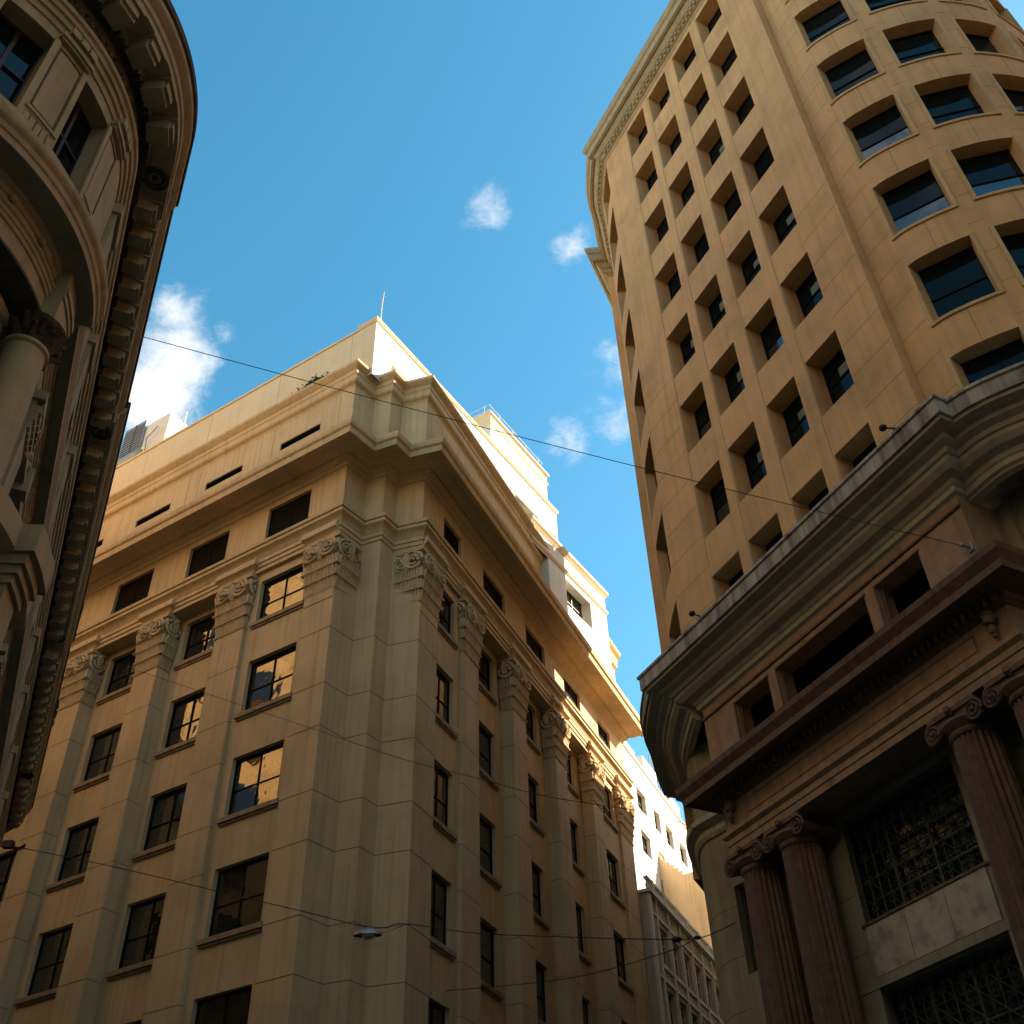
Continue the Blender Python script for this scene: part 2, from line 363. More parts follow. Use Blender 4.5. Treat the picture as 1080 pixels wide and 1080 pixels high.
def add_sill(w, wid, d):
    k = (round(wid, 2), d)
    if k not in SILL:
        m = MB(); m.cube(-wid / 2 - .16, wid / 2 + .16, d + .002, d + .12, -.16, -.005); m.cube(-wid / 2 - .12, wid / 2 + .12, d + .002, d + .06, -.24, -.16); SILL[k] = m.mesh('window_sill', 'sill', smooth=0)
    o = bpy.data.objects.new('window_sill', SILL[k]); COL.objects.link(o); o.parent = w
def spiral(mb, c, ex, ez, r, turns=2.3, t=.03, n=26, ccw=1, r0=.12, bulge=None):
    """volute: a tube wound in the plane of ex, ez (vectors) round c"""
    pts = []; rs = []
    for i in range(n + 1):
        k = i / n; a = math.pi / 2 - ccw * turns * 2 * math.pi * k; q = r * (1 - k) + r * r0 * k
        p = Vector(c) + Vector(ex) * (math.cos(a) * q) + Vector(ez) * (math.sin(a) * q)
        if bulge: p += Vector(bulge) * k
        pts.append(p); rs.append(t * (1 - .45 * k))
    mb.tube(pts, rs, 5)

# ------------------------------------------------------------------ ground
def ground():
    m = MB(); m.add([(-400, -400, 0), (400, -400, 0), (400, 400, 0), (-400, 400, 0)], [(0, 1, 2, 3)])
    tag(m.build('road', 'asphalt'), kind='structure')
ground()

# ================================================================== CENTRAL BUILDING
P0 = (-6.289, 29.333); I1 = (-5.63, 30.26); Q1 = (-4.87, 29.97); I2 = (-4.49, 30.62); P5 = (-3.39, 30.32)
LS = plane(P0, -58.4, -1); RS = plane(P5, 22.7, 1)
LLEN, RLEN = 24.0, 23.1
def lpt(u): return LS.pos(u, 0, 0)[:2]
def rpt(u): return RS.pos(u, 0, 0)[:2]
PATH = [lpt(LLEN), P0, I1, Q1, I2, P5, rpt(RLEN)]      # outward on the right-hand side
B1 = empty('central_building', (-6.3, 29.3, 0), 'tan corner office block with tall scroll-capped pilasters and a white rooftop storey', 'building')
def central():
    ROWS = [26.40 - 3.80 * 0] + [22.85 - 3.8 * k for k in range(6)]
    Wm = MB(); G = MB(); S = MB()
    # plan of bays: (wall u0,u1, off, window u0,u1)
    Lb = [(1.36, 4.27, -.15, 1.62, 3.86)] + [(4.27 + 4.37 * k - .0, 8.66 + 4.37 * k, -.6, 6.08 + 4.35 * k, 8.24 + 4.35 * k) for k in range(0, 4)]
    Lp = [(4.27, 5.72)] + [(8.68 + 4.36 * k, 9.98 + 4.36 * k) for k in range(4)]
    Rb = [(1.4, 3.5, -.15, 1.5, 3.05), (3.5, 8.15, -.6, 5.45, 7.6), (8.15, 12.75, -.6, 9.9, 12.15), (12.75, 17.4, -.6, 14.5, 16.75), (17.4, 21.3, -.15, 19.15, 20.9)]
    Rp = [(3.5, 4.87), (8.15, 9.48), (12.75, 14.05), (17.4, 18.7), (21.3, RLEN)]
    zrow = []
    for sf, bays in ((LS, Lb), (RS, Rb)):
        for bi, (a, b, off, w0, w1) in enumerate(bays):
            ops = []
            flush = off > -.3
            for k in range(7):
                if k == 0: zt, h = (26.30 if flush else 26.42), 1.92
                else:
                    zt, h = (22.72 - 3.78 * (k - 1)) if flush else (22.88 - 3.82 * (k - 1)), 2.13
                ops.append((w0, w1, zt - h, zt))
            wall(Wm, sf, a, b, 0, 26.7, ops, off, .22)
            for k, o in enumerate(ops):
                w = window(sf, B1, o[0], o[1], o[2], o[3], off - .2, 'quad'); add_sill(w, o[1] - o[0], .2)
    WALL = Wm
    # corner body
    cp = [lpt(1.36), P0, I1, Q1, I2, P5, rpt(1.4)]
    cb = MB(); wall(cb, Surf(cp), 0, Surf(cp).len, 0, 26.7); 
    sbox(cb, LS, 1.3599, 1.36, 0, 26.7, -.15, 0); sbox(cb, RS, 1.3999, 1.4, 0, 26.7, -.15, 0)
    CB = cb
    zj = [z for k in range(7) for z in (24.2 - 3.78 * k, 22.62 - 3.78 * k) if .5 < z < 24]
    for sf, pl in ((LS, Lp), (RS, Rp)):
        for a, b in pl:
            m = MB(); sbox(m, sf, a, b, 0, 24.3, -.6, 0); jm = MB()
            for z in zj: sbox(jm, sf, a - .004, b + .004, z - .011, z + .011, -.6, .004)
            p = m.build('pilaster', 'tan', B1, 0, extra=[(jm, 'joint')])
            capital(sf, a, b, 24.28, 26.68, p, -.55, False)
    pr = bpy.data.objects
    # capitals on the corner pier's two arms
    m = MB(); sbox(m, LS, .02, 1.34, 23.9, 24.28, -.3, .02); a1 = m.build('pilaster_neck', 'tan', B1, 0); capital(LS, .0, 1.36, 24.28, 26.68, a1, -1.05, True)
    m = MB(); sbox(m, RS, .02, 1.38, 23.9, 24.28, -.3, .02); a2 = m.build('pilaster_neck', 'tan', B1, 0); capital(RS, .0, 1.4, 24.28, 26.68, a2, -1.0, True)
    for z in zj:
        c = Surf(cp); sbox(G, c, 0, c.len, z - .013, z + .013, .0, .004)
    WALL.add(CB.v, CB.f); WALL.build('wall', 'tan', B1, 0, extra=[(G, 'joint')])
    # architrave over the capitals: three fascias, set on the pilaster plane
    moulding('architrave', PATH, [(-.62, 26.70), (.0, 26.70), (.0, 26.86), (.05, 26.88), (.05, 27.04), (.10, 27.06), (.10, 27.24), (.12, 27.26), (-.62, 27.26)], 'tan', B1)
    moulding('belt_cornice', PATH, [(-.4, 27.262), (.12, 27.262), (.15, 27.36), (.24, 27.46), (.34, 27.52), (.34, 27.66), (.40, 27.68), (.42, 27.80), (.36, 27.86), (-.02, 27.90), (-.4, 27.90)], 'tan', B1)
    # blocks of the entablature breaking forward over each pilaster
    for sf, pl in ((LS, [(0, 1.36)] + Lp), (RS, [(0, 1.4)] + Rp)):
        for a, b in pl:
            m = MB()
            pp = [sf.pos(a - .06, -.3, 0)[:2], sf.pos(a - .06, 0, 0)[:2], sf.pos(b + .06, 0, 0)[:2], sf.pos(b + .06, -.3, 0)[:2]]
            if a < .1: pp = [sf.pos(a - .0, 0, 0)[:2], sf.pos(b + .06, 0, 0)[:2], sf.pos(b + .06, -.3, 0)[:2]]
            sweep(m, pp, [(-.05, 26.67), (.04, 26.67), (.07, 26.80), (.16, 26.92), (.26, 26.97), (.26, 27.08), (.22, 27.258), (-.05, 27.258)], (1 if sf is RS else -1)); m.build('entablature_block', 'tan', B1)
    # attic storey
    at = MB()
    La = [(1.72 + 4.33 * k, 3.93 + 4.33 * k, 28.15, 29.85) for k in range(5)]
    Ra = [(1.75, 3.3, 28.15, 29.6), (5.4, 7.6, 28.15, 29.6), (9.9, 12.1, 28.15, 29.6), (14.45, 16.6, 28.15, 29.6), (19.1, 20.9, 28.15, 29.6)]
    wall(at, LS, 0, LLEN, 27.88, 30.25, La, 0, .2); wall(at, RS, 0, RLEN, 27.88, 30.25, Ra, 0, .2)
    c = Surf([P0, I1, Q1, I2, P5]); wall(at, c, 0, c.len, 27.88, 30.25)
    # upper body with slit windows
    Ls = [(1.72 + 4.33 * k, 3.9 + 4.33 * k, 33.12, 33.52) for k in range(5)]
    wall(at, LS, 0, LLEN, 30.1, 35.0, Ls, 0, .12); wall(at, RS, 0, RLEN, 30.1, 35.0, [], 0, .2); wall(at, c, 0, c.len, 30.1, 35.0)
    # end and back walls
    e1 = [lpt(LLEN), LS.pos(LLEN, -13, 0)[:2], RS.pos(RLEN, -11, 0)[:2], rpt(RLEN)]
    es = Surf(e1, -1); wall(at, es, 0, es.len, 0, 35.7)
    rf = MB(); poly = PATH + [e1[2], e1[1]]; rf.prism(poly, 35.2, 35.4); rf.build('roof', 'grey', B1, 0)
    for sf, L_ in ((LS, La), (RS, Ra)):
        for o in L_: window(sf, B1, o[0], o[1], o[2], o[3], -.16, 'attic', label='attic window with closed slatted blinds')
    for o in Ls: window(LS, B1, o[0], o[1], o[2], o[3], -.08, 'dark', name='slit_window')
    g2 = MB()
    for k in range(5):
        for u in (.75 + 4.33 * k, 4.4 + 4.33 * k):
            sbox(g2, LS, u - .008, u + .008, 31.0, 34.7, 0, .003)
    for u in (3, 7.2, 11.4, 15.6, 19.8): sbox(g2, RS, u - .008, u + .008, 31.0, 34.7, 0, .003)
    at.build('attic_wall', 'tan', B1, 0, extra=[(g2, 'joint')])
    # main cornice
    moulding('main_cornice', PATH, [(-.3, 29.98), (.0, 29.98), (.03, 30.08), (.10, 30.10), (.16, 30.20), (.30, 30.24), (.42, 30.34), (.46, 30.36), (.50, 30.30),
        (1.10, 30.30), (1.12, 30.22), (1.34, 30.20), (1.36, 30.30), (1.38, 30.44), (1.46, 30.50), (1.50, 30.64), (1.50, 30.74), (.2, 30.92), (-.3, 30.92)], 'tan', B1)
    up = moulding('upper_cornice', PATH, [(-.3, 34.68), (.0, 34.68), (.05, 34.80), (.16, 34.86), (.20, 34.92), (.20, 35.20), (.24, 35.24), (.26, 35.42), (.38, 35.5), (.47, 35.6), (.47, 35.74), (.0, 35.84), (-.3, 35.84)], 'tan', B1)
    # parapet on the left front
    m = MB(); sbox(m, LS, .38, LLEN, 35.8, 38.85, -.62, -.32); sbox(m, LS, .36, LLEN, 38.85, 38.97, -.66, -.26); jm = MB()
    for u in (.75, 5, 9.3, 13.6): sbox(jm, LS, u - .006, u + .006, 35.9, 38.8, -.32, -.317)
    m.build('parapet', 'cream', B1, 0, extra=[(jm, 'joint')])
    # rooftop storey: its right-hand face runs on another line (31 deg)
    A0 = (-5.636, 29.284); AZB = 31.0
    AS = plane(A0, AZB, 1)
    def ap(u, off): return AS.pos(u, off, 0)[:2]
    A = MB()
    opA = [(1.2, 3.0, 36.2, 37.18), (4.9, 6.6, 36.2, 37.18), (8.6, 10.3, 36.2, 37.18), (11.3, 13.5, 36.2, 37.18), (14.65, 15.25, 36.2, 37.15)]
    wall(A, AS, 0, 15.5, 35.4, 38.95, opA, 0, .5)
    lw = (A0, LS.pos(.38, -.29, 0)[:2], LS.pos(.38, -.7, 0)[:2])
    ls2 = Surf(lw, -1); A2 = MB(); wall(A2, ls2, 0, ls2.len, 35.4, 38.95)
    A.add([(*ap(15.5, 0), 35.4), (*ap(15.5, -7), 35.4), (*ap(15.5, -7), 38.95), (*ap(15.5, 0), 38.95)], [(0, 1, 2, 3)])
    A.prism([A0, ap(15.5, 0), ap(15.5, -7), LS.pos(3, -6, 0)[:2], LS.pos(.38, -.6, 0)[:2]], 38.8, 38.95)
    A.build('rooftop_wall', 'white', B1, 0, extra=[(A2, 'cream')])
    moulding('rooftop_cornice', [LS.pos(.37, -.29, 0)[:2], A0, ap(15.52, 0), ap(15.52, -5)], [(-.1, 38.85), (.03, 38.85), (.10, 38.97), (.10, 39.06), (-.1, 39.08)], 'cream', B1)
    for o in opA[:]: window(AS, B1, o[0], o[1], o[2], o[3], -.48, 'casement', label='rooftop window in a deep sunlit opening')
    # upper penthouse
    BS = Surf([ap(10.7, -1), ap(16.5, -1)], 1)
    Bm = MB(); bu = [ap(10.7, -4.2), ap(10.7, -1), ap(16.5, -1), ap(16.5, -4.2)]
    s_ = Surf(bu, 1); wall(Bm, s_, 0, s_.len, 38.9, 43.0, [(.9, 2.4, 39.4, 41.3)], 0, .6); Bm.prism(list(reversed(bu)), 42.95, 43.0)
    pw = Bm.build('penthouse_wall', 'white', B1, 0)
    window(s_, B1, .9, 2.4, 39.4, 41.3, -.55, 'casement', label='penthouse window under the white eave')
    moulding('penthouse_cornice', bu, [(-.1, 42.2), (.02, 42.2), (.08, 42.3), (.08, 42.38), (.02, 42.4), (.02, 42.85), (.14, 42.95), (.14, 43.08), (-.1, 43.1)], 'cream', B1)
    r = MB(); rl = Surf(offset(bu, -.12), 1)
    for h in (.42, .82): r.tube([rl.pos(u, 0, 43.08 + h) for u in (0, 3.15, 6.2, 8.8, 11.6)] if False else [(*q, 43.08 + h) for q in offset(bu, -.12)], .02, 5)
    u = 0.05
    while u < rl.len: r.tube([rl.pos(u, 0, 43.08), rl.pos(u, 0, 43.95)], .022, 5); u += 1.35
    r.build('railing', 'lite', B1)
    # lower rear wing with its own cornice
    cpth = [ap(12.6, -3), ap(12.6, .06), ap(20.3, .06), ap(20.3, -6)]
    Cm = MB(); cs = Surf(cpth, 1); wall(Cm, cs, 0, cs.len, 35.0, 36.5); Cm.prism(list(reversed(cpth)), 36.4, 36.5)
    lo = [ap(14.2, -3), ap(14.2, .06), ap(20.3, .06), ap(20.3, -6)]; ls_ = Surf(lo, 1); wall(Cm, ls_, 0, ls_.len, 31.0, 35.2, [(3.06 + 1.7, 3.06 + 4.3, 33.1, 34.75)], 0, .5)
    Cm.build('rear_wing_wall', 'white', B1, 0); window(ls_, B1, 4.76, 7.36, 33.1, 34.75, -.45, 'casement', label='rear wing window in warm shadow')
    moulding('rear_wing_cornice', cpth, [(-.1, 36.2), (.03, 36.2), (.12, 36.36), (.18, 36.42), (.18, 36.6), (-.1, 36.62)], 'cream', B1)
    moulding('rear_wing_ledge', cpth, [(-.1, 35.1), (.03, 35.1), (.10, 35.2), (.10, 35.3), (-.1, 35.34)], 'cream', B1)
    # shopfront openings at street level (below the frame)
def capital(sf, a, b, z0, z1, parent, back, corner):
    """scroll capital: two tiers of leaf strips and corner volutes on a flared block"""
    m = MB(); h = z1 - z0; w = b - a
    ex = Vector(sf.pos(b, 0, 0)) - Vector(sf.pos(a, 0, 0)); ex.normalize()
    en = Vector(sf.pos(a, 1, 0)) - Vector(sf.pos(a, 0, 0)); ez = Vector((0, 0, 1)); O = Vector(sf.pos(a, 0, 0))
    e0 = 0 if corner else 0
    # bell
    def lvl(z, g): return [O + ex * (-g if not corner else -g) + en * back + ez * z, O + ex * (w + g) + en * back + ez * z, O + ex * (w + g) + en * g + ez * z, O - ex * g + en * g + ez * z]
    tiers = [(0, .03), (.035 * h, .06), (.04 * h, .0), (.24 * h, .01), (.25 * h, .07), (.43 * h, .08), (.44 * h, .12), (.60 * h, .13), (.62 * h, .04), (.95 * h, .06), (h, .10)]
    for (q0, g0), (q1, g1) in zip(tiers, tiers[1:]):
        lo, hi = lvl(z0 + q0, g0), lvl(z0 + q1, g1); m.box(lo + hi)
    # leaf tiers: narrow tongues leaning outwards
    def tongues(p, d, n_, length, zz, hh, lean):
        k = max(3, int(length / .105)); st = length / k
        for i in range(k):
            c = p + d * (st * (i + .5)); wv = d * (st * .40)
            f0 = c + n_ * .01 + ez * zz; f1 = c + n_ * (lean * .55) + ez * (zz + hh * .6); f2 = c + n_ * lean + ez * (zz + hh * .95); f3 = c + n_ * (lean + .03) + ez * (zz + hh * .86)
            bk = c - n_ * .05
            m.add([f0 - wv, f0 + wv, f1 + wv, f1 - wv, f2 + wv * .8, f2 - wv * .8, f3 + wv * .5, f3 - wv * .5,
                   bk - wv + ez * (zz + hh), bk + wv + ez * (zz + hh), bk - wv + ez * zz, bk + wv + ez * zz],
                  [(0, 1, 2, 3), (3, 2, 4, 5), (5, 4, 9, 8), (0, 3, 5, 8, 10), (1, 11, 9, 4, 2), (5, 4, 6, 7)])
    sides = [(O, ex, en, w)]
    sides.append((O + en * back, en, -ex, -back)); sides.append((O + ex * w, -en, ex, -back))
    for p, d, n_, ln in sides:
        tongues(p, d, n_, ln, z0 + .05 * h, .17 * h, .10); tongues(p + n_ * .07, d, n_, ln, z0 + .24 * h, .17 * h, .12)
        tongues(p + n_ * .13, d, n_, ln, z0 + .43 * h, .15 * h, .12)
    # cornices between tiers
    for q, g in ((.225 * h, .10), (.415 * h, .17)):
        lo, hi = lvl(z0 + q, g), lvl(z0 + q + .02 * h, g + .015); m.box(lo + hi)
    # volutes
    rv = .165 * h
    zc = z0 + h * .74
    for cu, cc in ((rv * .75, -1), (w - rv * .75, 1)):
        c = O + ex * cu + en * .22 + ez * zc
        spiral(m, c, ex, ez, rv, 2.4, .07, 30, cc, .1, bulge=en * .10)
        m.ball(c + en * .08, rv * .22, 6, 5); 
        q = [(math.cos(t) * rv * .92, math.sin(t) * rv * .92) for t in [i * math.pi / 8 for i in range(16)]]
        n0 = len(m.v); m.v += [tuple(c + ex * x + ez * z - en * .14) for x, z in q] + [tuple(c + ex * x + ez * z + en * .0) for x, z in q]
        m.f += [tuple(n0 + i for i in range(16)), tuple(n0 + 16 + i for i in range(16))] + [(n0 + i, n0 + (i + 1) % 16, n0 + 16 + (i + 1) % 16, n0 + 16 + i) for i in range(16)]
    for sx, d_ in ((0, -1), (w, 1)):
        nn = ex * d_
        c = O + ex * sx + nn * .16 + en * (-rv * .6) + ez * zc
        spiral(m, c, en, ez, rv, 2.4, .07, 30, 1, .1, bulge=nn * .08)
        if back < -.7 and True:
            c = O + ex * sx + nn * .12 + en * (back + rv * .75) + ez * zc; spiral(m, c, en, ez, rv, 2.6, .045, 30, -1, .1, bulge=nn * .08)
    # acanthus spray between the volutes
    for p, d, n_, ln in sides[:1] + [(s[0], s[1], s[2], s[3]) for s in sides[1:]]:
        for i in range(7):
            t = (i - 3) / 3.0; x0 = ln / 2 + t * ln * .06; x1 = ln / 2 + t * ln * .26
            base = p + d * x0 + n_ * .05 + ez * (z0 + h * .60); top = p + d * x1 + n_ * .16 + ez * (z0 + h * (.93 - .10 * abs(t))); mid = (base + top) / 2 + n_ * .03 - d * (t * ln * .05)
            curl = top + n_ * .07 - ez * .07
            m.tube([base + n_ * .05, mid + n_ * .08, top + n_ * .08, curl + n_ * .08], [.05, .065, .055, .02], 5)
    # abacus
    lo, hi = lvl(z1 - .06 * h, .15), lvl(z1 - .005, .18); m.box(lo + hi)
    return m.build('capital', 'tan_orn', parent, 40)
central()

# ================================================================== TOWER WITH PORTICO (right)
K = .77
def tu(x, y): return (x * K, y * K)
PT = (9.7547, 17.4827); TS = plane(PT, -27.5, -1)
B2 = empty('bank_tower', (9.7, 17.5, 0), 'ochre high-rise on a dark columned portico with a wide stained cornice', 'building')
TL = 10.28
TC = smooth_pts([TS.pos(TL, 0, 0)[:2], (4.95, 27.9), (5.0, 29.2), (5.3, 30.4), (5.62, 31.9), (5.95, 33.1)], 5)    # rounded street corner
WG = smooth_pts([tu(*p) for p in [(13.07, 22.9), (13.68, 21.74), (14.45, 21.12), (15.4, 20.6), (16.1, 20.3), (17.15, 20.0), (18.2, 19.87), (18.95, 19.9), (19.95, 20.03), (20.87, 20.27), (21.6, 20.6), (23.3, 21.7), (24.6, 23.2), (25.4, 25.0), (25.6, 27)]], 5)
def tower():
    ZT = [46.41 - 3.66 * k for k in range(8)]
    cols = [(1.50, 2.83), (3.34, 4.66), (5.29, 6.64), (7.11, 8.46)]
    ops = [(a, b, z - 2.2, z) for a, b in cols for z in ZT]
    m = MB(); wall(m, TS, 0, TL, 18.3, 47.3, ops, 0, .66)
    m.add([TS.pos(0, 0, 18.3), TS.pos(0, -.4, 18.3), TS.pos(0, -.4, 47.3), TS.pos(0, 0, 47.3)], [(0, 1, 2, 3)])
    ts = Surf(TC, -1); cops = [(.14, 2.1, z - 2.0, z + .48) for z in ZT[1:]] + [(.14, 2.1, 44.4, 46.6), (3.3, 5.0, 44.4, 46.6)] + [(3.3, 5.0, z - 2.0, z + .48) for z in ZT[1:]]
    wall(m, ts, 0, ts.len, 18.2, 47.3, cops, 0, .45)
    blk = [(5.95, 33.1), (5.35, 33.15), (7.35, 37.8), (9.4, 44.0), (9.9, 50.2)]
    bs = Surf(blk, -1); wall(m, bs, 0, bs.len, 15, 47.3)
    TW = m; m = MB(); ws = Surf(WG, 1)
    def su(x, y):   # arc position of a plan point
        v = Vector(tu(x, y)); return min((( v - Vector(p)).length, s) for p, s in zip(ws.p, ws.s))[1]
    wc = [(su(13.68, 21.74), su(15.4, 20.6)), (su(16.1, 20.3), su(18.2, 19.87)), (su(18.95, 19.9), su(20.87, 20.27)), (su(21.6, 20.6), su(23.3, 21.7))]
    zw = [24.42 + 3.66 * k for k in range(0, 7)] + [20.75]
    wops = [(a, b, z - 2.36, z) for a, b in wc for z in zw]
    wall(m, ws, 0, ws.len, 18.2, 47.3, wops, 0, .5); WW = m
    for i, o in enumerate(wops):
        w = window(ws, B2, o[0], o[1], o[2], o[3], -.46, 'wide_sky' if abs(o[3] - 28.08) < .1 or abs(o[3] - 31.74) < .1 and o[0] < 3 or random.random() < .12 else 'wide')
        fr = MB(); a, b, z0, z1 = o
        sbox(fr, ws, a - .10, a, z0 - .1, z1 + .0, .002, .05); sbox(fr, ws, b, b + .10, z0 - .1, z1 + .0, .002, .05); sbox(fr, ws, a, b, z0 - .1, z0, .002, .05)
        fr.build('window_surround', 'orange2', B2, 0)
    for a, b, z0, z1 in ops: window(TS, B2, a, b, z0, z1, -.62, random.choice(['sash_blind', 'sash_sky', 'sash_blind'] if z1 < 33 else ['sash', 'sash', 'sash_blind', 'sash']))
    for o in cops: window(ts, B2, o[0], o[1], o[2], o[3], -.42, 'sash')
    # thin ribs running the height of the window bays
    m = MB()
    for u in (8.50, 6.70, 4.70, 2.88): m = MB(); sbox(m, TS, u - .015, u + .015, 18.4, 46.6, -.02, .022); m.build('vertical_rib', 'orange2', B2, 0)
    # joints
    g = MB(); gw = MB()
    z = 18.8; i = 0
    while z < 30:
        for a, b in ((0, 1.46), (8.55, TL)): sbox(g, TS, a, b, z - .009, z + .009, 0, .003)
        z += 1.22
    z = 17.5
    while z < 47:
        us = [0] + [x for q in wc for x in (q[0] - .1, q[1] + .1)] + [ws.len - .1]
        for a, b in zip(us[::2], us[1::2]): sbox(gw, ws, a, b, z - .009, z + .009, 0, .003)
        z += 1.22
    for z in zw:
        for a, b in wc: sbox(gw, ws, (a + b) / 2 - .008, (a + b) / 2 + .008, z + .02, z + 1.18, 0, .003)
    TW.build('wall', 'orange', B2, 0, extra=[(g, 'joint_o')]); WW.build('curved_wing_wall', 'orange', B2, 0, extra=[(gw, 'joint_o')])
    # crowning cornice
    tp = [TS.pos(-.02, -3, 0)[:2], TS.pos(-.02, 0, 0)[:2], TS.pos(TL, 0, 0)[:2], TS.pos(TL, -1.2, 0)[:2]]
    prof = [(-.2, 46.75), (.02, 46.75), (.06, 46.9), (.16, 46.94), (.18, 47.15), (.28, 47.2), (.40, 47.42), (.44, 47.5), (.48, 47.46), (.60, 47.5), (.62, 47.9), (.70, 47.96), (.75, 48.1), (.75, 48.36), (-.2, 48.4)]
    m = MB(); u = .12
    while u < TL - .05: sbox(m, TS, u - .07, u + .07, 46.97, 47.13, .15, .26); u += .29
    m2 = MB(); u = .1
    while u < ts.len: sbox(m2, ts, u - .07, u + .07, 46.95, 47.1, .15, .26); u += .29
    moulding('cornice', tp, prof, 'tcorn', B2, -1, extra=[(m, 'tcorn')])
    moulding('cornice', TC, [(p, z - .03) for p, z in prof], 'tcorn', B2, -1, extra=[(m2, 'tcorn')]); moulding('cornice', blk, prof, 'tcorn', B2, -1)
    moulding('cornice', WG, [(p, z - .03) for p, z in prof], 'tcorn', B2, 1)
    # body behind, roof
    core = [TS.pos(.6, -1.8, 0)[:2], TS.pos(9.6, -1.8, 0)[:2], (6.3, 29.2), (6.5, 31.5), (7.2, 34.0), (10.4, 44), (10.8, 52.8), (22.0, 52.5), (20.0, 26.0), (18.4, 20.5), (17.6, 18.0), (16.0, 16.9), (14.0, 16.55), (12.4, 17.2), (11.6, 18.2)]
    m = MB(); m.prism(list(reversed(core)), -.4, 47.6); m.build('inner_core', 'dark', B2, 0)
    m = MB(); wall(m, Surf(offset(WG, -.95, 1), 1), .1, 11, 0, 17.1, [(2.2 + 2.6 * k, 3.7 + 2.6 * k, 10.5, 13.2) for k in range(4)], 0, .3); m.build('wing_base_wall', 'base', B2, 0)
    m = MB(); m.add([(9.9, 53.3, 0), (22.5, 53, 0), (22.5, 53, 48), (9.9, 53.3, 48)], [(0, 1, 2, 3)]); 
    m.add([(*WG[-1], 0), (22.5, 53, 0), (22.5, 53, 48), (*WG[-1], 48)], [(0, 1, 2, 3)]); m.build('rear_wall', 'orange', B2, 0)
    # ---- big canopy cornice
    cp = [(0, 17.0), (.02, 17.04), (.10, 17.08), (.12, 17.2), (.17, 17.24), (.20, 17.34), (.40, 17.40), (.52, 17.52), (.54, 17.62), (.60, 17.64), (.64, 17.74), (.80, 17.82), (.82, 17.92), (1.10, 17.98), (1.12, 18.08), (1.18, 18.08)]
    fa = [(-.2, 18.0), (1.185, 18.07), (1.19, 18.10), (1.19, 18.46), (1.24, 18.48), (1.24, 18.56), (-.2, 18.62)]
    sof = [(-.2, 17.0)] + cp + [(1.18, 18.10), (-.2, 18.12)]
    TP = [TS.pos(.0, -2.5, 0)[:2], TS.pos(.0, 0, 0)[:2], TS.pos(9.93, 0, 0)[:2], TS.pos(9.93, -1.4, 0)[:2]]
    for pth, sd, dz in ((TP, -1, 0), (TC, -1, -.04), (WG, 1, -.03)):
        moulding('canopy', pth, [(p, z + dz) for p, z in sof], 'canopy', B2, sd); moulding('canopy_fascia', pth, [(p, z + dz) for p, z in fa], 'fascia', B2, sd)
    # ---- attic storey of the portico
    m = MB(); wall(m, TS, 0, 9.93, 14.6, 17.0, [(1.42, 2.86, 15.45, 16.49), (3.26, 6.66, 15.45, 16.49), (7.05, 8.5, 15.45, 16.49)], 0, .5)
    m.add([TS.pos(0, 0, 14.6), TS.pos(0, -2, 14.6), TS.pos(0, -2, 17), TS.pos(0, 0, 17)], [(0, 1, 2, 3)]); m.add([TS.pos(9.93, 0, 14.6), TS.pos(9.93, -1.2, 14.6), TS.pos(9.93, -1.2, 17), TS.pos(9.93, 0, 17)], [(0, 1, 2, 3)])
    m.build('portico_attic_wall', 'pink', B2, 0)
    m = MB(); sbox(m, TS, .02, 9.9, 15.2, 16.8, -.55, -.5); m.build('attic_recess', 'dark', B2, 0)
    m = MB()
    for a, b in ((1.42, 2.86), (3.26, 6.66), (7.05, 8.5)):
        sbox(m, TS, a - .05, b + .05, 16.49, 16.54, 0, .04); sbox(m, TS, b, b + .05, 15.4, 16.49, 0, .04)
        sbox(m, TS, b - .09, b - .05, 15.45, 16.45, -.16, -.1)
    sbox(m, TS, 0, 9.93, 16.72, 16.78, 0, .05)
    m.build('opening_trim', 'red', B2, 0)
    # entablature
    EP = [TS.pos(-.12, -2.5, 0)[:2], TS.pos(-.12, 0, 0)[:2], TS.pos(9.77, 0, 0)[:2], TS.pos(9.77, -1.25, 0)[:2]]
    moulding('architrave', EP, [(-1.0, 12.78), (.0, 12.78), (.0, 12.95), (.03, 12.97), (.03, 13.12), (.07, 13.15), (.12, 13.2), (.12, 13.3), (0, 13.34), (-1.0, 13.34)], 'pink', B2, -1)
    moulding('frieze', EP, [(-.8, 13.34), (0, 13.34), (0, 14.12), (-.8, 14.12)], 'pink', B2, -1)
    m = MB(); u = -.1
    while u < 9.75: sbox(m, TS, u, u + .10, 14.08, 14.25, .13, .27); u += .20
    moulding('portico_cornice', EP, [(-.8, 14.0), (.02, 14.0), (.08, 14.06), (.14, 14.08), (.14, 14.24), (.30, 14.28), (.34, 14.30), (.62, 14.30), (.62, 14.26), (.70, 14.27), (.70, 14.44), (.74, 14.5), (.82, 14.62), (.84, 14.76), (0, 14.84), (-.8, 14.84)], 'red', B2, -1, extra=[(m, 'red')])
    m = MB()
    for a, b, c, d in ((.86, 8.74, 13.84, 13.86), (.86, 8.74, 13.48, 13.50), (.86, .88, 13.48, 13.86), (8.72, 8.74, 13.48, 13.86)): sbox(m, TS, a, b, c, d, 0, .012)
    m.build('frieze_panel_line', 'red', B2, 0)
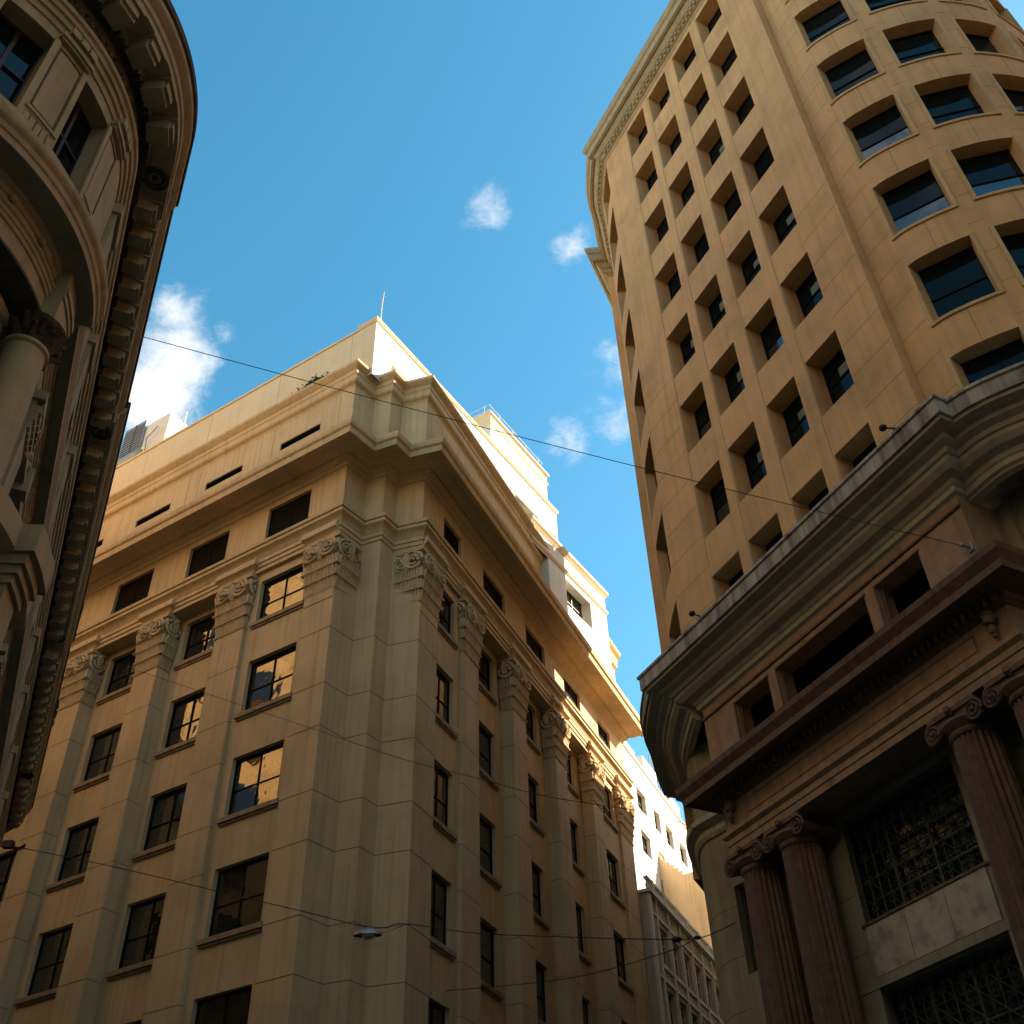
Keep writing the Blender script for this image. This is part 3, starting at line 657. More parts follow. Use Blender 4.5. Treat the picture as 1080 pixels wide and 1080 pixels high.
    for u in (.30, 9.35):     # carved heads
        m = MB(); o = Vector(TS.pos(u, .10, 13.86)); n_ = Vector(TS.pos(u, 1, 0)) - Vector(TS.pos(u, 0, 0)); e = Vector(TS.pos(1, 0, 0)) - Vector(TS.pos(0, 0, 0))
        m.ball(o, .14, 10, 8, (1, 1, 1.25)); m.ball(o + Vector((0, 0, .12)) , .13, 10, 6, (1.15, 1.15, .6))
        m.ball(o + n_ * .12 - Vector((0, 0, .01)), .04, 6, 5, (1, 1, 1.6)); m.ball(o + n_ * .11 - Vector((0, 0, .10)), .05, 6, 5, (1.2, 1.2, .6))
        for s_ in (-1, 1): m.ball(o + n_ * .105 + e * .05 * s_ + Vector((0, 0, .045)), .024, 6, 5); m.ball(o + e * .14 * s_, .045, 6, 5, (1, 1, 1.4))
        m.ball(o - Vector((0, 0, .24)) + n_ * .02, .09, 8, 6, (1, 1, 1.5)); m.ball(o - Vector((0, 0, .38)), .06, 8, 6)
        m.build('carved_head', 'red', B2)
    # columns
    for u in (.37, 2.0, 7.7, 9.29):
        cx, cy, _ = TS.pos(u, -.5, 0); zb = 1.2
        prof = []; H = 12.22 - zb - .5
        for i in range(23):
            t = i / 22; r_ = .575 - .095 * t ** 1.6; prof.append((r_, zb + .5 + H * t))
        m = MB(); nf = 22
        m.lathe((cx, cy, 0), prof, nf * 6, lambda a, z: 1 - .13 * max(0, math.sin(a * nf / 2) ** 2 - .12) ** .6)
        c = m.build('column', 'red', B2, 50)
        m = MB(); m.lathe((cx, cy, 0), [(.74, zb), (.76, zb + .1), (.74, zb + .2), (.64, zb + .24), (.62, zb + .3), (.68, zb + .38), (.68, zb + .44), (.58, zb + .5)], 32); m.build('base', 'red', c)
        m = MB(); m.lathe((cx, cy, 0), [(.49, 12.16), (.52, 12.2), (.52, 12.26), (.50, 12.28), (.56, 12.34), (.62, 12.44), (.60, 12.5)], 32)
        e = Vector(TS.pos(1, 0, 0)) - Vector(TS.pos(0, 0, 0)); n_ = Vector(TS.pos(0, 1, 0)) - Vector(TS.pos(0, 0, 0)); ez = Vector((0, 0, 1)); O = Vector((cx, cy, 0))
        def bx(x0, x1, y0, y1, z0, z1): m.box([O + e * x + n_ * y + ez * z for z in (z0, z1) for x, y in ((x0, y0), (x1, y0), (x1, y1), (x0, y1))])
        bx(-.66, .66, -.5, .52, 12.66, 12.775); bx(-.60, .60, -.5, .47, 12.52, 12.66)
        for sx in (-1, 1):
            for yy, s2 in ((.50, 1), (-.5, -1)):
                vc = O + e * (sx * .56) + n_ * yy + ez * 12.44
                spiral(m, vc, e, ez, .235, 2.4, .035, 34, sx, .12, bulge=n_ * (.07 * s2)); m.ball(vc + n_ * .06 * s2, .045, 6, 5)
            # bolster between front and back scrolls
            pts = [O + e * (sx * .56) + n_ * y + ez * 12.44 for y in (-.5, -.25, 0, .25, .48)]
            m.tube(pts, [.21, .14, .12, .14, .215], 14)
        m.tube([O + n_ * .5 + ez * 12.62, O + n_ * .58 + ez * 12.70, O + n_ * .60 + ez * 12.78], [.05, .09, .06], 7)
        m.build('capital', 'red', c, 40)
    # base wall behind the columns, following the corner round to the side street
    bw = [TS.pos(-.3, -6, 0)[:2], TS.pos(-.3, -1.15, 0)[:2], TS.pos(10.6, -1.15, 0)[:2]] + smooth_pts([TS.pos(11.5, -1.05, 0)[:2], (5.10, 28.6), (5.02, 29.3), (5.15, 30.3), (5.5, 31.5), (6.0, 33.0), (7.3, 36.5), (8.4, 40)], 4)
    bwS = Surf(bw, -1); u0 = 4.85 + .3
    ops = [(u0 + 3.28, u0 + 6.9, 10.2, 12.6), (u0 + 3.25, u0 + 6.88, 3.0, 8.75), (u0 + 10.0 + .45, u0 + 11.2, 10.4, 12.65)]
    BWm = MB(); wall(BWm, bwS, 0, bwS.len, -.5, 17.05, ops, 0, .3)
    window(bwS, B2, *ops[0], -.25, 'lattice', 'grille_window', 'large bronze lattice window with star pattern')
    window(bwS, B2, *ops[1], -.28, 'lattice', 'door_grille', 'dark lattice door grille below the marble slab')
    window(bwS, B2, *ops[2], -.25, 'lattice', 'grille_window', 'narrow lattice window behind the far column')
    m = MB()
    for i in range(3): sbox(m, bwS, u0 + 3.3 + 1.2 * i + .006, u0 + 3.3 + 1.2 * (i + 1) - .006, 9.05, 10.12, .002, .03)
    m.build('marble_slab', 'marble', B2, 0)
    m = MB(); sbox(m, bwS, u0 + 3.2, u0 + 7.0, 10.13, 10.19, .002, .06); sbox(m, bwS, u0 + 3.24, u0 + 6.95, 9.0, 9.05, .002, .05); m.build('slab_trim', 'red', B2, 0)
    m = MB(); sbox(m, bwS, u0 + 6.88, u0 + 7.55, 3, 8.8, .002, .10); sbox(m, bwS, u0 + 2.6, u0 + 3.25, 3, 8.8, .002, .10); sbox(m, bwS, u0 + 2.6, u0 + 7.55, 8.8, 9.0, .002, .12); m.build('door_surround', 'base', B2, 0)
    g = MB(); z = 2.0
    while z < 12.7:
        segs = [(.0, u0 + 3.2), (u0 + 7.0 + (.6 if z < 9 else 0), u0 + 10.4), (u0 + 11.25, bwS.len)]
        for a, b in segs: sbox(g, bwS, a, b, z - .010, z + .010, 0, .004)
        z += 1.27
    BWm.build('base_wall', 'base', B2, 0, extra=[(g, 'joint')])
    # capping string on the curved side below the canopy
    moulding('side_string', bw[2:], [(-.1, 14.2), (.05, 14.2), (.10, 14.3), (.10, 14.45), (.30, 14.6), (.32, 14.75), (-.1, 14.8)], 'canopy', B2, -1)
tower()
TK = .844      # whole building brought to its surveyed size and distance
B2.scale = (TK,) * 3; B2.location = (9.7 * TK, 17.5 * TK, 1.6 * (1 - TK))
def tloc(p): return Vector((p[0] * TK, p[1] * TK, 1.6 + (p[2] - 1.6) * TK))

# ================================================================== LEFT BUILDING WITH ROUND CORNER
DC = (-6.87, 6.38); DR = 2.2
def drum(r, a0, a1, n): return [(DC[0] + r * math.sin(R(a0 + (a1 - a0) * i / n)), DC[1] + r * math.cos(R(a0 + (a1 - a0) * i / n))) for i in range(n + 1)]
B3 = empty('corner_building', (-7, 7, 0), 'dark ornate old building with a round corner and bracketed eaves cornice', 'building')
AZS = -25.3; SD = (math.sin(R(AZS)), math.cos(R(AZS)))
S0 = (DC[0] + DR * math.sin(R(90 + AZS)), DC[1] + DR * math.cos(R(90 + AZS)))
def lb(s, off=0.0): return (S0[0] + SD[0] * s + SD[1] * off, S0[1] + SD[1] * s - SD[0] * off)
SEND = 21.75
def left_building():
    arc = drum(DR, 185, 90 + AZS, 60)
    retd = (math.sin(R(-52)), math.cos(R(-52)))
    e = lb(SEND); endp = (e[0] + retd[0] * 13, e[1] + retd[1] * 13)
    path = arc[:-1] + [lb(0), e, endp]
    full = Surf(path, 1); ulen = full.len; arcL = sum((Vector(a) - Vector(b)).length for a, b in zip(arc, arc[1:]))
    def ua(az): return arcL * (185 - az) / (185 - 90 - AZS)
    def us(s): return arcL + s
    # upper storey wall with openings
    wins = [(ua(106.5 + 28.5 * k), ua(89.5 + 28.5 * k), 11.95, 13.6) for k in (0, 1, 2)]
    swin = [(us(s), us(s + .95), 11.95, 13.5) for s in (.95, 3.4, 6.6, 9.1, 11.2, 13.9, 16.3, 18.8)]
    m = MB(); wall(m, full, 0, ulen, 11.3, 15.0, wins + swin, 0, .28); m.build('upper_wall', 'left', B3, 20)
    for o in wins + swin: window(full, B3, *o, -.25, 'casement')
    # reveals' architraves, pier panels, pier caps
    for az in (140.5, 112, 83.5):
        a, b = ua(az + 5.2), ua(az - 5.2); m = MB(); m2 = MB()
        for (x0, x1, z0, z1) in ((a + .03, b - .03, 12.3, 12.32), (a + .03, b - .03, 13.55, 13.57), (a + .03, a + .045, 12.3, 13.57), (b - .045, b - .03, 12.3, 13.57)): sbox(m2, full, x0, x1, z0, z1, 0, .012)
        sbox(m, full, a - .02, b + .02, 13.66, 13.70, .0, .06); sbox(m, full, a - .04, b + .04, 13.70, 13.78, .0, .09)
        sbox(m, full, a - .02, b + .02, 12.18, 12.23, .0, .05); sbox(m, full, a, b, 12.14, 12.18, 0, .03)
        k = 5
        for i in range(k): sbox(m, full, a + (b - a) * (i + .08) / k, a + (b - a) * (i + .92) / k, 11.75, 12.12, 0, .035)
        k = 3
        for i in range(k): sbox(m, full, a + (b - a) * (i + .1) / k, a + (b - a) * (i + .9) / k, 13.8, 13.92, 0.02, .13)
        m.build('pier', 'left', B3, 20, extra=[(m2, 'joint')])
    for s in (.25, 2.55, 5.0, 8.1, 10.4, 12.6, 15.3, 17.7, 20.4):
        m = MB(); a, b = us(s), us(s + .55); sbox(m, full, a, b, 11.7, 13.6, 0, .07); sbox(m, full, a - .04, b + .04, 13.6, 13.78, 0, .12); sbox(m, full, a - .03, b + .03, 12.14, 12.22, .0, .11)
        m.build('pier', 'left', B3, 20)
    for o in wins + swin:
        m = MB()
        for s_, q in ((-1, o[0]), (1, o[1])): sbox(m, full, q - .035, q + .035, o[2], o[3] + .03, 0, .028)
        sbox(m, full, o[0] - .1, o[1] + .1, o[2] - .1, o[2] - .01, 0, .08)
        m.build('window_casing', 'left', B3, 20)
    # upper entablature
    moulding('upper_architrave', path, [(-.1, 13.80), (.02, 13.80), (.03, 13.9), (.06, 13.91), (.07, 14.0), (.10, 14.01), (.11, 14.08), (.14, 14.10), (.15, 14.16), (.04, 14.2), (-.1, 14.2)], 'left', B3)
    FR = MB(); sweep(FR, path, [(-.1, 14.18), (.05, 14.18), (.05, 14.62), (.10, 14.64), (.12, 14.74), (.15, 14.78), (-.1, 14.78)])
    m = FR
    u = ua(150)
    while u < us(21.5):
        sbox(m, full, u, u + .045, 14.62, 14.72, .1, .19)
        for dz, w in ((.0, .05), (.07, .035), (.13, .02)): 
            c = full.pos(u + .02, .06, 14.32 + dz); 
        u += .085
    u = ua(150)
    while u < us(21.5):
        c = full.pos(u, .06, 14.36); m.ball(c, .06, 6, 4, (1, 1, 1.3)); c = full.pos(u + .09, .06, 14.46); m.ball(c, .03, 5, 4); u += .18
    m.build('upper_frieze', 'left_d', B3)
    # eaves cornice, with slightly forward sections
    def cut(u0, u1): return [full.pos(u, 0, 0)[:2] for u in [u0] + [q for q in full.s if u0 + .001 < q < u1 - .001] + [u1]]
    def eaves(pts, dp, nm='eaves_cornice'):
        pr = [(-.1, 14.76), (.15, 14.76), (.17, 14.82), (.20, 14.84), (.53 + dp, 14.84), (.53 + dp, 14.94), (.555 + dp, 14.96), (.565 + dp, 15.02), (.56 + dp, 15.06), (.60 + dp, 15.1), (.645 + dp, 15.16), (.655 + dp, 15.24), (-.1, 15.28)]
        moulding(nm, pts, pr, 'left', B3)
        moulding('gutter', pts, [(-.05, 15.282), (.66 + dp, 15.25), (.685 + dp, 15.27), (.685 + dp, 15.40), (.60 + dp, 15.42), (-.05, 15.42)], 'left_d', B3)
    for a, b, dp in ((0, us(1.02), .0), (us(1.02), us(5.33), -.05), (us(5.33), us(12.96), .0), (us(12.96), ulen - 13.01, -.05)):
        eaves(cut(a, b), dp)
    full_end = [lb(SEND - .01), e, endp]; eaves([e, endp], -.05)
    # modillion brackets under the soffit
    def bracket(u, dp=0):
        m = MB(); w = .115
        for (z0, z1, o0, o1, ww) in ((14.60, 14.84, .16, .44 + dp, w), (14.66, 14.84, .44 + dp, .49 + dp, w * .85), (14.80, 14.845, .14, .53 + dp, w * 1.2)):
            sbox(m, full, u - ww, u + ww, z0, z1, o0, o1)
        return m.build('eaves_bracket', 'left', B3, 0)
    for a in (145.8, 133.9, 122, 110, 98.1, 86.2, 74.3): bracket(ua(a))
    s = .87
    while s < 21.5:
        if not (5.2 < s < 5.95 or 11.95 < s < 12.5 or 18.5 < s < 19.0): bracket(us(s), -.03)
        s += .478
    def rosette(u):
        m = MB(); c = Vector(full.pos(u, .34, 14.83))
        for r_, t in ((.17, .022), (.11, .018)):
            m.tube([c + Vector((r_ * math.cos(q), r_ * math.sin(q), -.01)) for q in [i * math.pi / 8 for i in range(17)]], t, 5, False)
        m.ball(c, .05, 8, 5, (1, 1, .9)); return m.build('rosette', 'left_d', B3)
    for s in (.38, 5.61, 12.17, 18.75): rosette(us(s))
    # middle cornice
    mid = [(-.2, 11.0), (-.06, 11.0), (-.04, 11.06), (.0, 11.08), (.0, 11.14), (.26, 11.14), (.26, 11.11), (.285, 11.11), (.29, 11.2), (.31, 11.22), (.32, 11.29), (.35, 11.32), (.365, 11.36), (.365, 11.42), (.0, 11.48), (-.2, 11.48)]
    moulding('middle_cornice', cut(0, us(.02)), mid, 'left', B3); moulding('middle_cornice', [lb(.02), e, endp], [(p * .55 if p > 0 else p, z - (.04 if z > 11 else 0)) for p, z in mid], 'left', B3)
    # frieze below it with bosses
    low = offset(path, -.07)
    m = MB()
    for az in range(64, 160, 14): m.ball(full.pos(ua(az + 2), -.05, 11.0), .05, 8, 6)
    s = .5
    while s < 21: m.ball(full.pos(us(s), -.05, 11.0), .05, 8, 6); s += .6
    moulding('lower_architrave', low, [(-.15, 10.37), (.0, 10.37), (.0, 10.68), (.02, 10.69), (.02, 10.75), (.035, 10.76), (.035, 10.81), (.06, 10.83), (.06, 10.86), (0, 10.88), (0, 11.12), (-.15, 11.12)], 'left', B3, extra=[(m, 'left')])
    m = MB(); sbox(m, full, ua(82), ua(68), 10.37, 10.70, -.07, .10); sbox(m, full, ua(82), ua(68), 10.70, 10.78, -.07, .12); sbox(m, full, ua(82), ua(68), 10.78, 10.86, -.07, .14); sbox(m, full, ua(82), ua(68), 10.86, 11.14, -.07, .10); m.build('entablature_block', 'left', B3, 0)
    # recessed loggia wall on the drum and the straight wall below
    inner = offset(path, -.62); isf = Surf(inner, 1)
    a_end = sum((Vector(a) - Vector(b)).length for a, b in zip(inner[:60], inner[1:61]))
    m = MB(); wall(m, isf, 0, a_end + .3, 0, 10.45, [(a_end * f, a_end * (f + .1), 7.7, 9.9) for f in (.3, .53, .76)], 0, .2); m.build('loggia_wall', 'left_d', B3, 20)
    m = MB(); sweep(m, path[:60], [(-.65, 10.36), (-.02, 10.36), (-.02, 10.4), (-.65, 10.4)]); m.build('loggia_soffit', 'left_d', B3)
    moulding('loggia_arch_moulding', offset(path[:60], -.42), [(-.2, 10.02), (.04, 10.02), (.04, 10.10), (.07, 10.12), (.07, 10.18), (.10, 10.2), (.12, 10.28), (-.2, 10.36)], 'left', B3)
    m = MB(); sops = [(us(s), us(s + 1.0), 8.0, 10.1) for s in (1.3, 3.9, 6.5, 9.1, 11.7, 14.3, 16.9, 19.3)] + [(us(s), us(s + 1.4), 2.6, 5.6) for s in (1.3, 3.9, 6.5, 9.1, 11.7, 14.3, 16.9, 19.3)]
    wall(m, full, us(.25), ulen, 0, 10.65, sops, -.16, .3)
    m.add([full.pos(us(.25), -.16, 0), full.pos(us(.25), -.9, 0), full.pos(us(.25), -.9, 10.6), full.pos(us(.25), -.16, 10.6)], [(0, 1, 2, 3)])
    m.build('lower_wall', 'left', B3, 0)
    for o in sops: window(full, B3, *o, -.42, 'casement')
    for s in (.45, 3.05, 5.65, 8.25, 10.85, 13.45, 16.05, 18.65, 21.0):
        m = MB(); sbox(m, full, us(s), us(s + .55), 7.5, 9.85, -.16, -.03); pl_ = m.build('pilaster', 'left', B3, 0); mo = MB()
        sbox(mo, full, us(s) - .05, us(s + .6), 10.25, 10.37, -.16, .06); sbox(mo, full, us(s), us(s + .55), 9.85, 10.25, -.16, -.02)
        for i in range(3):
            for j in range(5):
                sbox(mo, full, us(s + .012 + .11 * j), us(s + .092 + .11 * j), 9.86 + .12 * i, 9.97 + .12 * i, -.05, .0 + .025 * i)
        for j in (0, 1):
            c = Vector(full.pos(us(s + .08 + .39 * j), .05, 10.2)); e_ = Vector((*SD, 0)); spiral(mo, c, e_, Vector((0, 0, 1)), .07, 2, .018, 18, 1 if j else -1)
        mo.build('capital', 'left', pl_)
    for o in sops[:8]:
        m = MB(); um = (o[0] + o[1]) / 2; sbox(m, full, o[0] - .08, o[1] + .08, 10.1, 10.2, -.16, -.02); sbox(m, full, um - .1, um + .1, 10.0, 10.36, -.16, .04)
        for t in (-.4, -.2, 0, .2, .4): m.ball(full.pos(um + t, -.05, 10.28), .07, 6, 5)
        sbox(m, full, o[0] - .1, o[0] - .0, 8.0, 10.1, -.16, -.08); sbox(m, full, o[1], o[1] + .1, 8.0, 10.1, -.16, -.08)
        m.build('window_casing', 'left', B3, 0)
    # loggia columns
    for az in (76, 122):
        x = DC[0] + 2.06 * math.sin(R(az)); y = DC[1] + 2.06 * math.cos(R(az)); m = MB()
        m.lathe((x, y, 0), [(.30, 7.5), (.30, 7.6), (.26, 7.66), (.275, 7.72), (.245, 7.78)] + [(.24 - .035 * (i / 8) ** 2, 7.8 + 2.2 * i / 8) for i in range(9)] + [(.235, 10.02), (.235, 10.06), (.21, 10.08)], 28)
        c = m.build('column', 'left', B3, 40); m = MB()
        m.lathe((x, y, 0), [(.21, 10.06), (.22, 10.2), (.30, 10.32), (.33, 10.365)], 16)
        for i in range(10):
            a = i * math.pi / 5
            for z0, l_ in ((10.08, .11), (10.18, .12)):
                b = Vector((x + .21 * math.cos(a + z0 * 9), y + .21 * math.sin(a + z0 * 9), z0)); d = Vector((math.cos(a + z0 * 9), math.sin(a + z0 * 9), 0))
                m.tube([b, b + d * .05 + Vector((0, 0, l_ * .7)), b + d * .12 + Vector((0, 0, l_)), b + d * .14 + Vector((0, 0, l_ * .75))], [.045, .04, .03, .015], 5)
        for i in range(4):
            a = R(-az + 90 + 45 + 90 * i); d = Vector((math.cos(a), math.sin(a), 0)); m.ball(Vector((x, y, 10.31)) + d * .3, .06, 7, 6)
        m.build('capital', 'left_d', c)
    # balcony ring with a forward block
    ring = drum(2.2, 185, 60, 40)
    moulding('balcony', ring, [(-.6, 6.9), (.1, 6.9), (.2, 6.98), (.3, 7.0), (.34, 7.1), (.46, 7.14), (.48, 7.2), (.56, 7.22), (.60, 7.24), (.60, 7.5), (-.6, 7.5)], 'left', B3)
    m = MB(); bsf = Surf(drum(2.2, 185, 60, 40), 1)
    def ub(az): return bsf.len * (185 - az) / 125
    blkp = [(x * 1, y) for x, y in []]
    for az0, az1 in ((84.9, 72.8), (140, 128)):
        m = MB(); a, b = ub(az0), ub(az1)
        sbox(m, bsf, a, b, 7.22, 7.502, .3, .76); sbox(m, bsf, a + .03, b - .03, 7.12, 7.22, .3, .70); sbox(m, bsf, a + .05, b - .05, 7.04, 7.12, .3, .66); sbox(m, bsf, a + .07, b - .07, 6.96, 7.04, .3, .62)
        sbox(m, bsf, a + .09, b - .09, 6.5, 6.96, .0, .58)
        sbox(m, bsf, a + .02, b - .02, 6.2, 6.5, .0, .48)
        m.build('balcony_block', 'left', B3, 0)
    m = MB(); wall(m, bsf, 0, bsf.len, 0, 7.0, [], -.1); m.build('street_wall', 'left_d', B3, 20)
    # body
    poly = offset(path, -.95)
    m = MB(); m.prism(poly + [(endp[0] - 4, endp[1] - 9), (-22, 0), (-8.5, 1)], 0, 15.2); m.build('inner_core', 'dark', B3, 0)
    m = MB(); m.prism(path + [(endp[0] - 4, endp[1] - 9), (-22, 0), (-8.5, 1)], 15.2, 15.27); m.build('roof', 'left_d', B3, 0)
left_building()

# ================================================================== BACKGROUND BUILDINGS on the right-hand street
def background():
    g = empty('grey_office_building', (*RS.pos(24, 0, 0)[:2], 0), 'grey office block with pale window frames and roof balustrade, beyond the tan block', 'building')
    m = MB(); ops = []
    for k in range(18):
        a = 24.62 + 2.0 * k
        for j in range(6): ops.append((a, a + 1.5, 19.05 - 2.95 * j, 20.8 - 2.95 * j))
    wall(m, RS, 23.3, 62, 0, 22.0, ops, .38, .25)
    m.add([RS.pos(23.3, .38, 0), RS.pos(23.3, -6, 0), RS.pos(23.3, -6, 22), RS.pos(23.3, .38, 22)], [(0, 1, 2, 3)])
    m.prism([RS.pos(23.3, .38, 0)[:2], RS.pos(62, .38, 0)[:2], RS.pos(62, -8, 0)[:2], RS.pos(23.3, -8, 0)[:2]], 21.9, 21.98)
    GW = m
    for i, o in enumerate(ops): window(RS, g, *o, .18, 'pale')
    m = MB()
    for k in range(19): sbox(m, RS, 24.3 + 2.0 * k, 24.42 + 2.0 * k, 2, 21.9, .38, .5)
    for j in range(7): sbox(m, RS, 23.7, 62, 21.05 - 2.95 * j, 21.17 - 2.95 * j, .38, .47); sbox(m, RS, 24.4, 62, 18.75 - 2.95 * j, 18.87 - 2.95 * j, .38, .46)
    sbox(m, RS, 23.3, 23.6, 0, 21.9, .38, .5)
    GW.build('wall', 'grey', g, 0, extra=[(m, 'lite')])
    m = MB(); sbox(m, RS, 23.2, 62, 21.95, 22.1, -.1, .62); sbox(m, RS, 23.3, 62, 22.66, 22.78, .28, .5)
    u = 23.4
    while u < 58:
        if int(u * 2) % 4 == 0: sbox(m, RS, u - .12, u + .12, 22.1, 22.8, .26, .52); u += .3
        c = RS.pos(u, .39, 0); m.lathe((c[0], c[1], 22.1), [(.05, 0), (.045, .06), (.085, .2), (.07, .32), (.035, .42), (.05, .56)], 7); u += .24
    m.build('balustrade', 'lite', g)
    # white block set back
    w = empty('white_building', (*RS.pos(34, -3, 0)[:2], 0), 'sunlit white apartment block with small windows, stepped roofline, above the balustrade', 'building')
    m = MB(); ops = []
    for (a, b) in ((35.6, 37.5), (39.2, 40.6), (41.8, 43.5), (45.0, 46.8), (48.4, 50), (51.8, 53.4)):
        for z in (34.05, 31.1, 28.1): ops.append((a, b, z - 1.5, z))
    wall(m, RS, 30, 60, 0, 36.3, ops, -3.1, .35)
    m.add([RS.pos(60, -3.1, 0), RS.pos(60, -12, 0), RS.pos(60, -12, 36.3), RS.pos(60, -3.1, 36.3)], [(0, 1, 2, 3)]); m.add([RS.pos(30, -3.1, 0), RS.pos(30, -12, 0), RS.pos(30, -12, 36.3), RS.pos(30, -3.1, 36.3)], [(0, 1, 2, 3)])
    m.prism([RS.pos(30, -3.1, 0)[:2], RS.pos(60, -3.1, 0)[:2], RS.pos(60, -12, 0)[:2], RS.pos(30, -12, 0)[:2]], 36.2, 36.3)
    m.build('wall', 'white', w, 0)
    for o in ops: window(RS, w, *o, -3.4, 'casement')
    m = MB(); sbox(m, RS, 33.8, 36.2, 36.3, 36.7, -4, -3.1); sbox(m, RS, 38, 41, 36.3, 37.4, -4.5, -3.1); sbox(m, RS, 44, 46.5, 36.3, 37.2, -4.5, -3.1); sbox(m, RS, 30, 60, 36.0, 36.14, -3.1, -2.98)
    m.build('roof_steps', 'white', w, 0)
    m = MB()
    for u, v in ((40.4, 42.6), ):
        for h in (.5, 1.0, 1.6): m.tube([RS.pos(u, -3.3, 37.0 + h), RS.pos(v, -3.3, 37.0 + h)], .04, 5)
        for k in range(5): m.tube([RS.pos(u + (v - u) * k / 4, -3.3, 36.3), RS.pos(u + (v - u) * k / 4, -3.3, 38.6)], .04, 5)
        m.tube([RS.pos(u + 1.2, -3.3, 38.6), RS.pos(u + 1.2, -3.3, 40.6)], .03, 5)
    m.build('roof_frame', 'metal', w)
    # peach party wall
    p = empty('peach_party_wall_building', (*RS.pos(38.4, .2, 0)[:2], 0), 'building with a blank peach plaster side wall above the grey office balustrade', 'building')
    m = MB(); c0 = Vector(RS.pos(38.4, .3, 0)[:2]); dl = Vector((math.sin(R(-58.4)), math.cos(R(-58.4))))
    a = c0; b = c0 + dl * 3.35; d = Vector(RS.pos(52, -3.0, 0)[:2]); e_ = Vector(RS.pos(52, .3, 0)[:2])
    m.prism([a, b, d, e_], 0, 28.75); m.build('wall', 'peach', p, 0)
    m = MB(); m.prism([a - dl * .1, b, b + Vector((.2, .4)), a + Vector((.2, .4))], 28.75, 28.87)
    for i in range(6): m.prism([b - dl * (.1 + .28 * i) , b - dl * (.1 + .28 * i - .28), b - dl * (.1 + .28 * i - .28) + Vector((.3, .8)), b - dl * (.1 + .28 * i) + Vector((.3, .8))], 28.87, 30.5 - .27 * i)
    m.build('coping', 'peach', p, 0)
    # tall block across the side street, behind the tower: it shades the lower walls
    q = empty('far_street_block', (14, 52, 0), 'plain block beyond the high-rise, hidden behind it', 'building')
    m = MB(); fp = [(8.25, 42.5), (19, 74), (32, 74), (30, 42.5)]
    s_ = Surf(fp + [fp[0]], -1); ops = []
    for k in range(9):
        for j in range(7): ops.append((1.2 + 3.2 * k, 2.8 + 3.2 * k, 3 + 3.3 * j, 4.9 + 3.3 * j))
    wall(m, s_, 0, s_.len, 0, 29.6, ops, 0, .25); m.prism(fp, 29.4, 29.6); m.build('wall', 'grey', q, 0)
    for o in ops: window(s_, q, *o, -.22, 'dark')
background()

# ================================================================== THE BLOCKS BEHIND THE CAMERA AND ACROSS THE LEFT STREET
def plain_block(name, loc, poly, h, mt, label, seed):
    b = empty(name, loc, label, 'building'); m = MB(); s_ = Surf(poly + [poly[0]], 1)
    ops = []; rnd = random.Random(seed)
    acc = 0
    for i in range(len(poly)):
        L_ = s_.s[i + 1] - s_.s[i]; n = int((L_ - 1) / 3.3)
        for k in range(n):
            u = s_.s[i] + (L_ - n * 3.3) / 2 + 3.3 * k + .9
            z = 5.0
            while z < h - 3: ops.append((u, u + 1.5, z, z + 2.0)); z += 3.6
    wall(m, s_, 0, s_.len, 0, h, ops, 0, .25); m.prism(list(reversed(poly)), h - .1, h); m.build('wall', mt, b, 0)
    m = MB(); sweep(m, poly + [poly[0]], [(-.1, h - .9), (.1, h - .8), (.5, h - .3), (.5, h), (-.1, h)]); sweep(m, poly + [poly[0]], [(-.1, 4.2), (.15, 4.25), (.2, 4.5), (-.1, 4.55)]); m.build('cornice', mt, b)
    fr = MB()
    for o in ops:
        sbox(fr, s_, o[0], o[1], o[2], o[3], -.26, -.24)
    fr.build('window_glazing', 'glass', b, 0); return b
plain_block('sky_blocker_rear', (5, -14, 0), [(-14, -12), (16, -12), (16, -34), (-14, -34)], 42, 'left', 'cream street block behind the viewer, unseen, added to cut skylight', 1)  # the three rear blocks are unseen additions, tall to cut skylight in the street
plain_block('sky_blocker_rear', (24, -4, 0), [(20, -9), (33, 6), (46, -6), (34, -22)], 42, 'left', 'ochre street block at the back right of the viewer, unseen, added to cut skylight', 2)
plain_block('sky_blocker_rear', (-24, -6, 0), [(-34, -2), (-18, -6), (-20, -26), (-38, -22)], 38, 'left', 'brown street block at the back left of the viewer, unseen, added to cut skylight', 3)
plain_block('side_street_block', (-40, 34, 0), [(-62, 24), (-44, 48), (-31, 40), (-30, 18)], 44, 'gold', 'tall cream block down the left street, hidden by the round-cornered building', 4)

plain_block('sky_blocker_west', (-20, 4, 0), [(-28, -3), (-28, 24), (-15.5, 24), (-13, 14), (-12, 3)], 33, 'left', 'unseen brown block added behind the round-cornered building to darken the tan facade', 5)  # added block, kept out of view, takes western sky from the tan facade
plain_block('sun_blocker_east', (30, 14, 0), [(29, 7), (50, 2), (52, 30), (34, 23.5)], 50, 'orange2', 'unseen ochre block added east of the high-rise to keep sun off the round corner', 6)  # added block, out of view, keeps sun off the round corner and curved wing
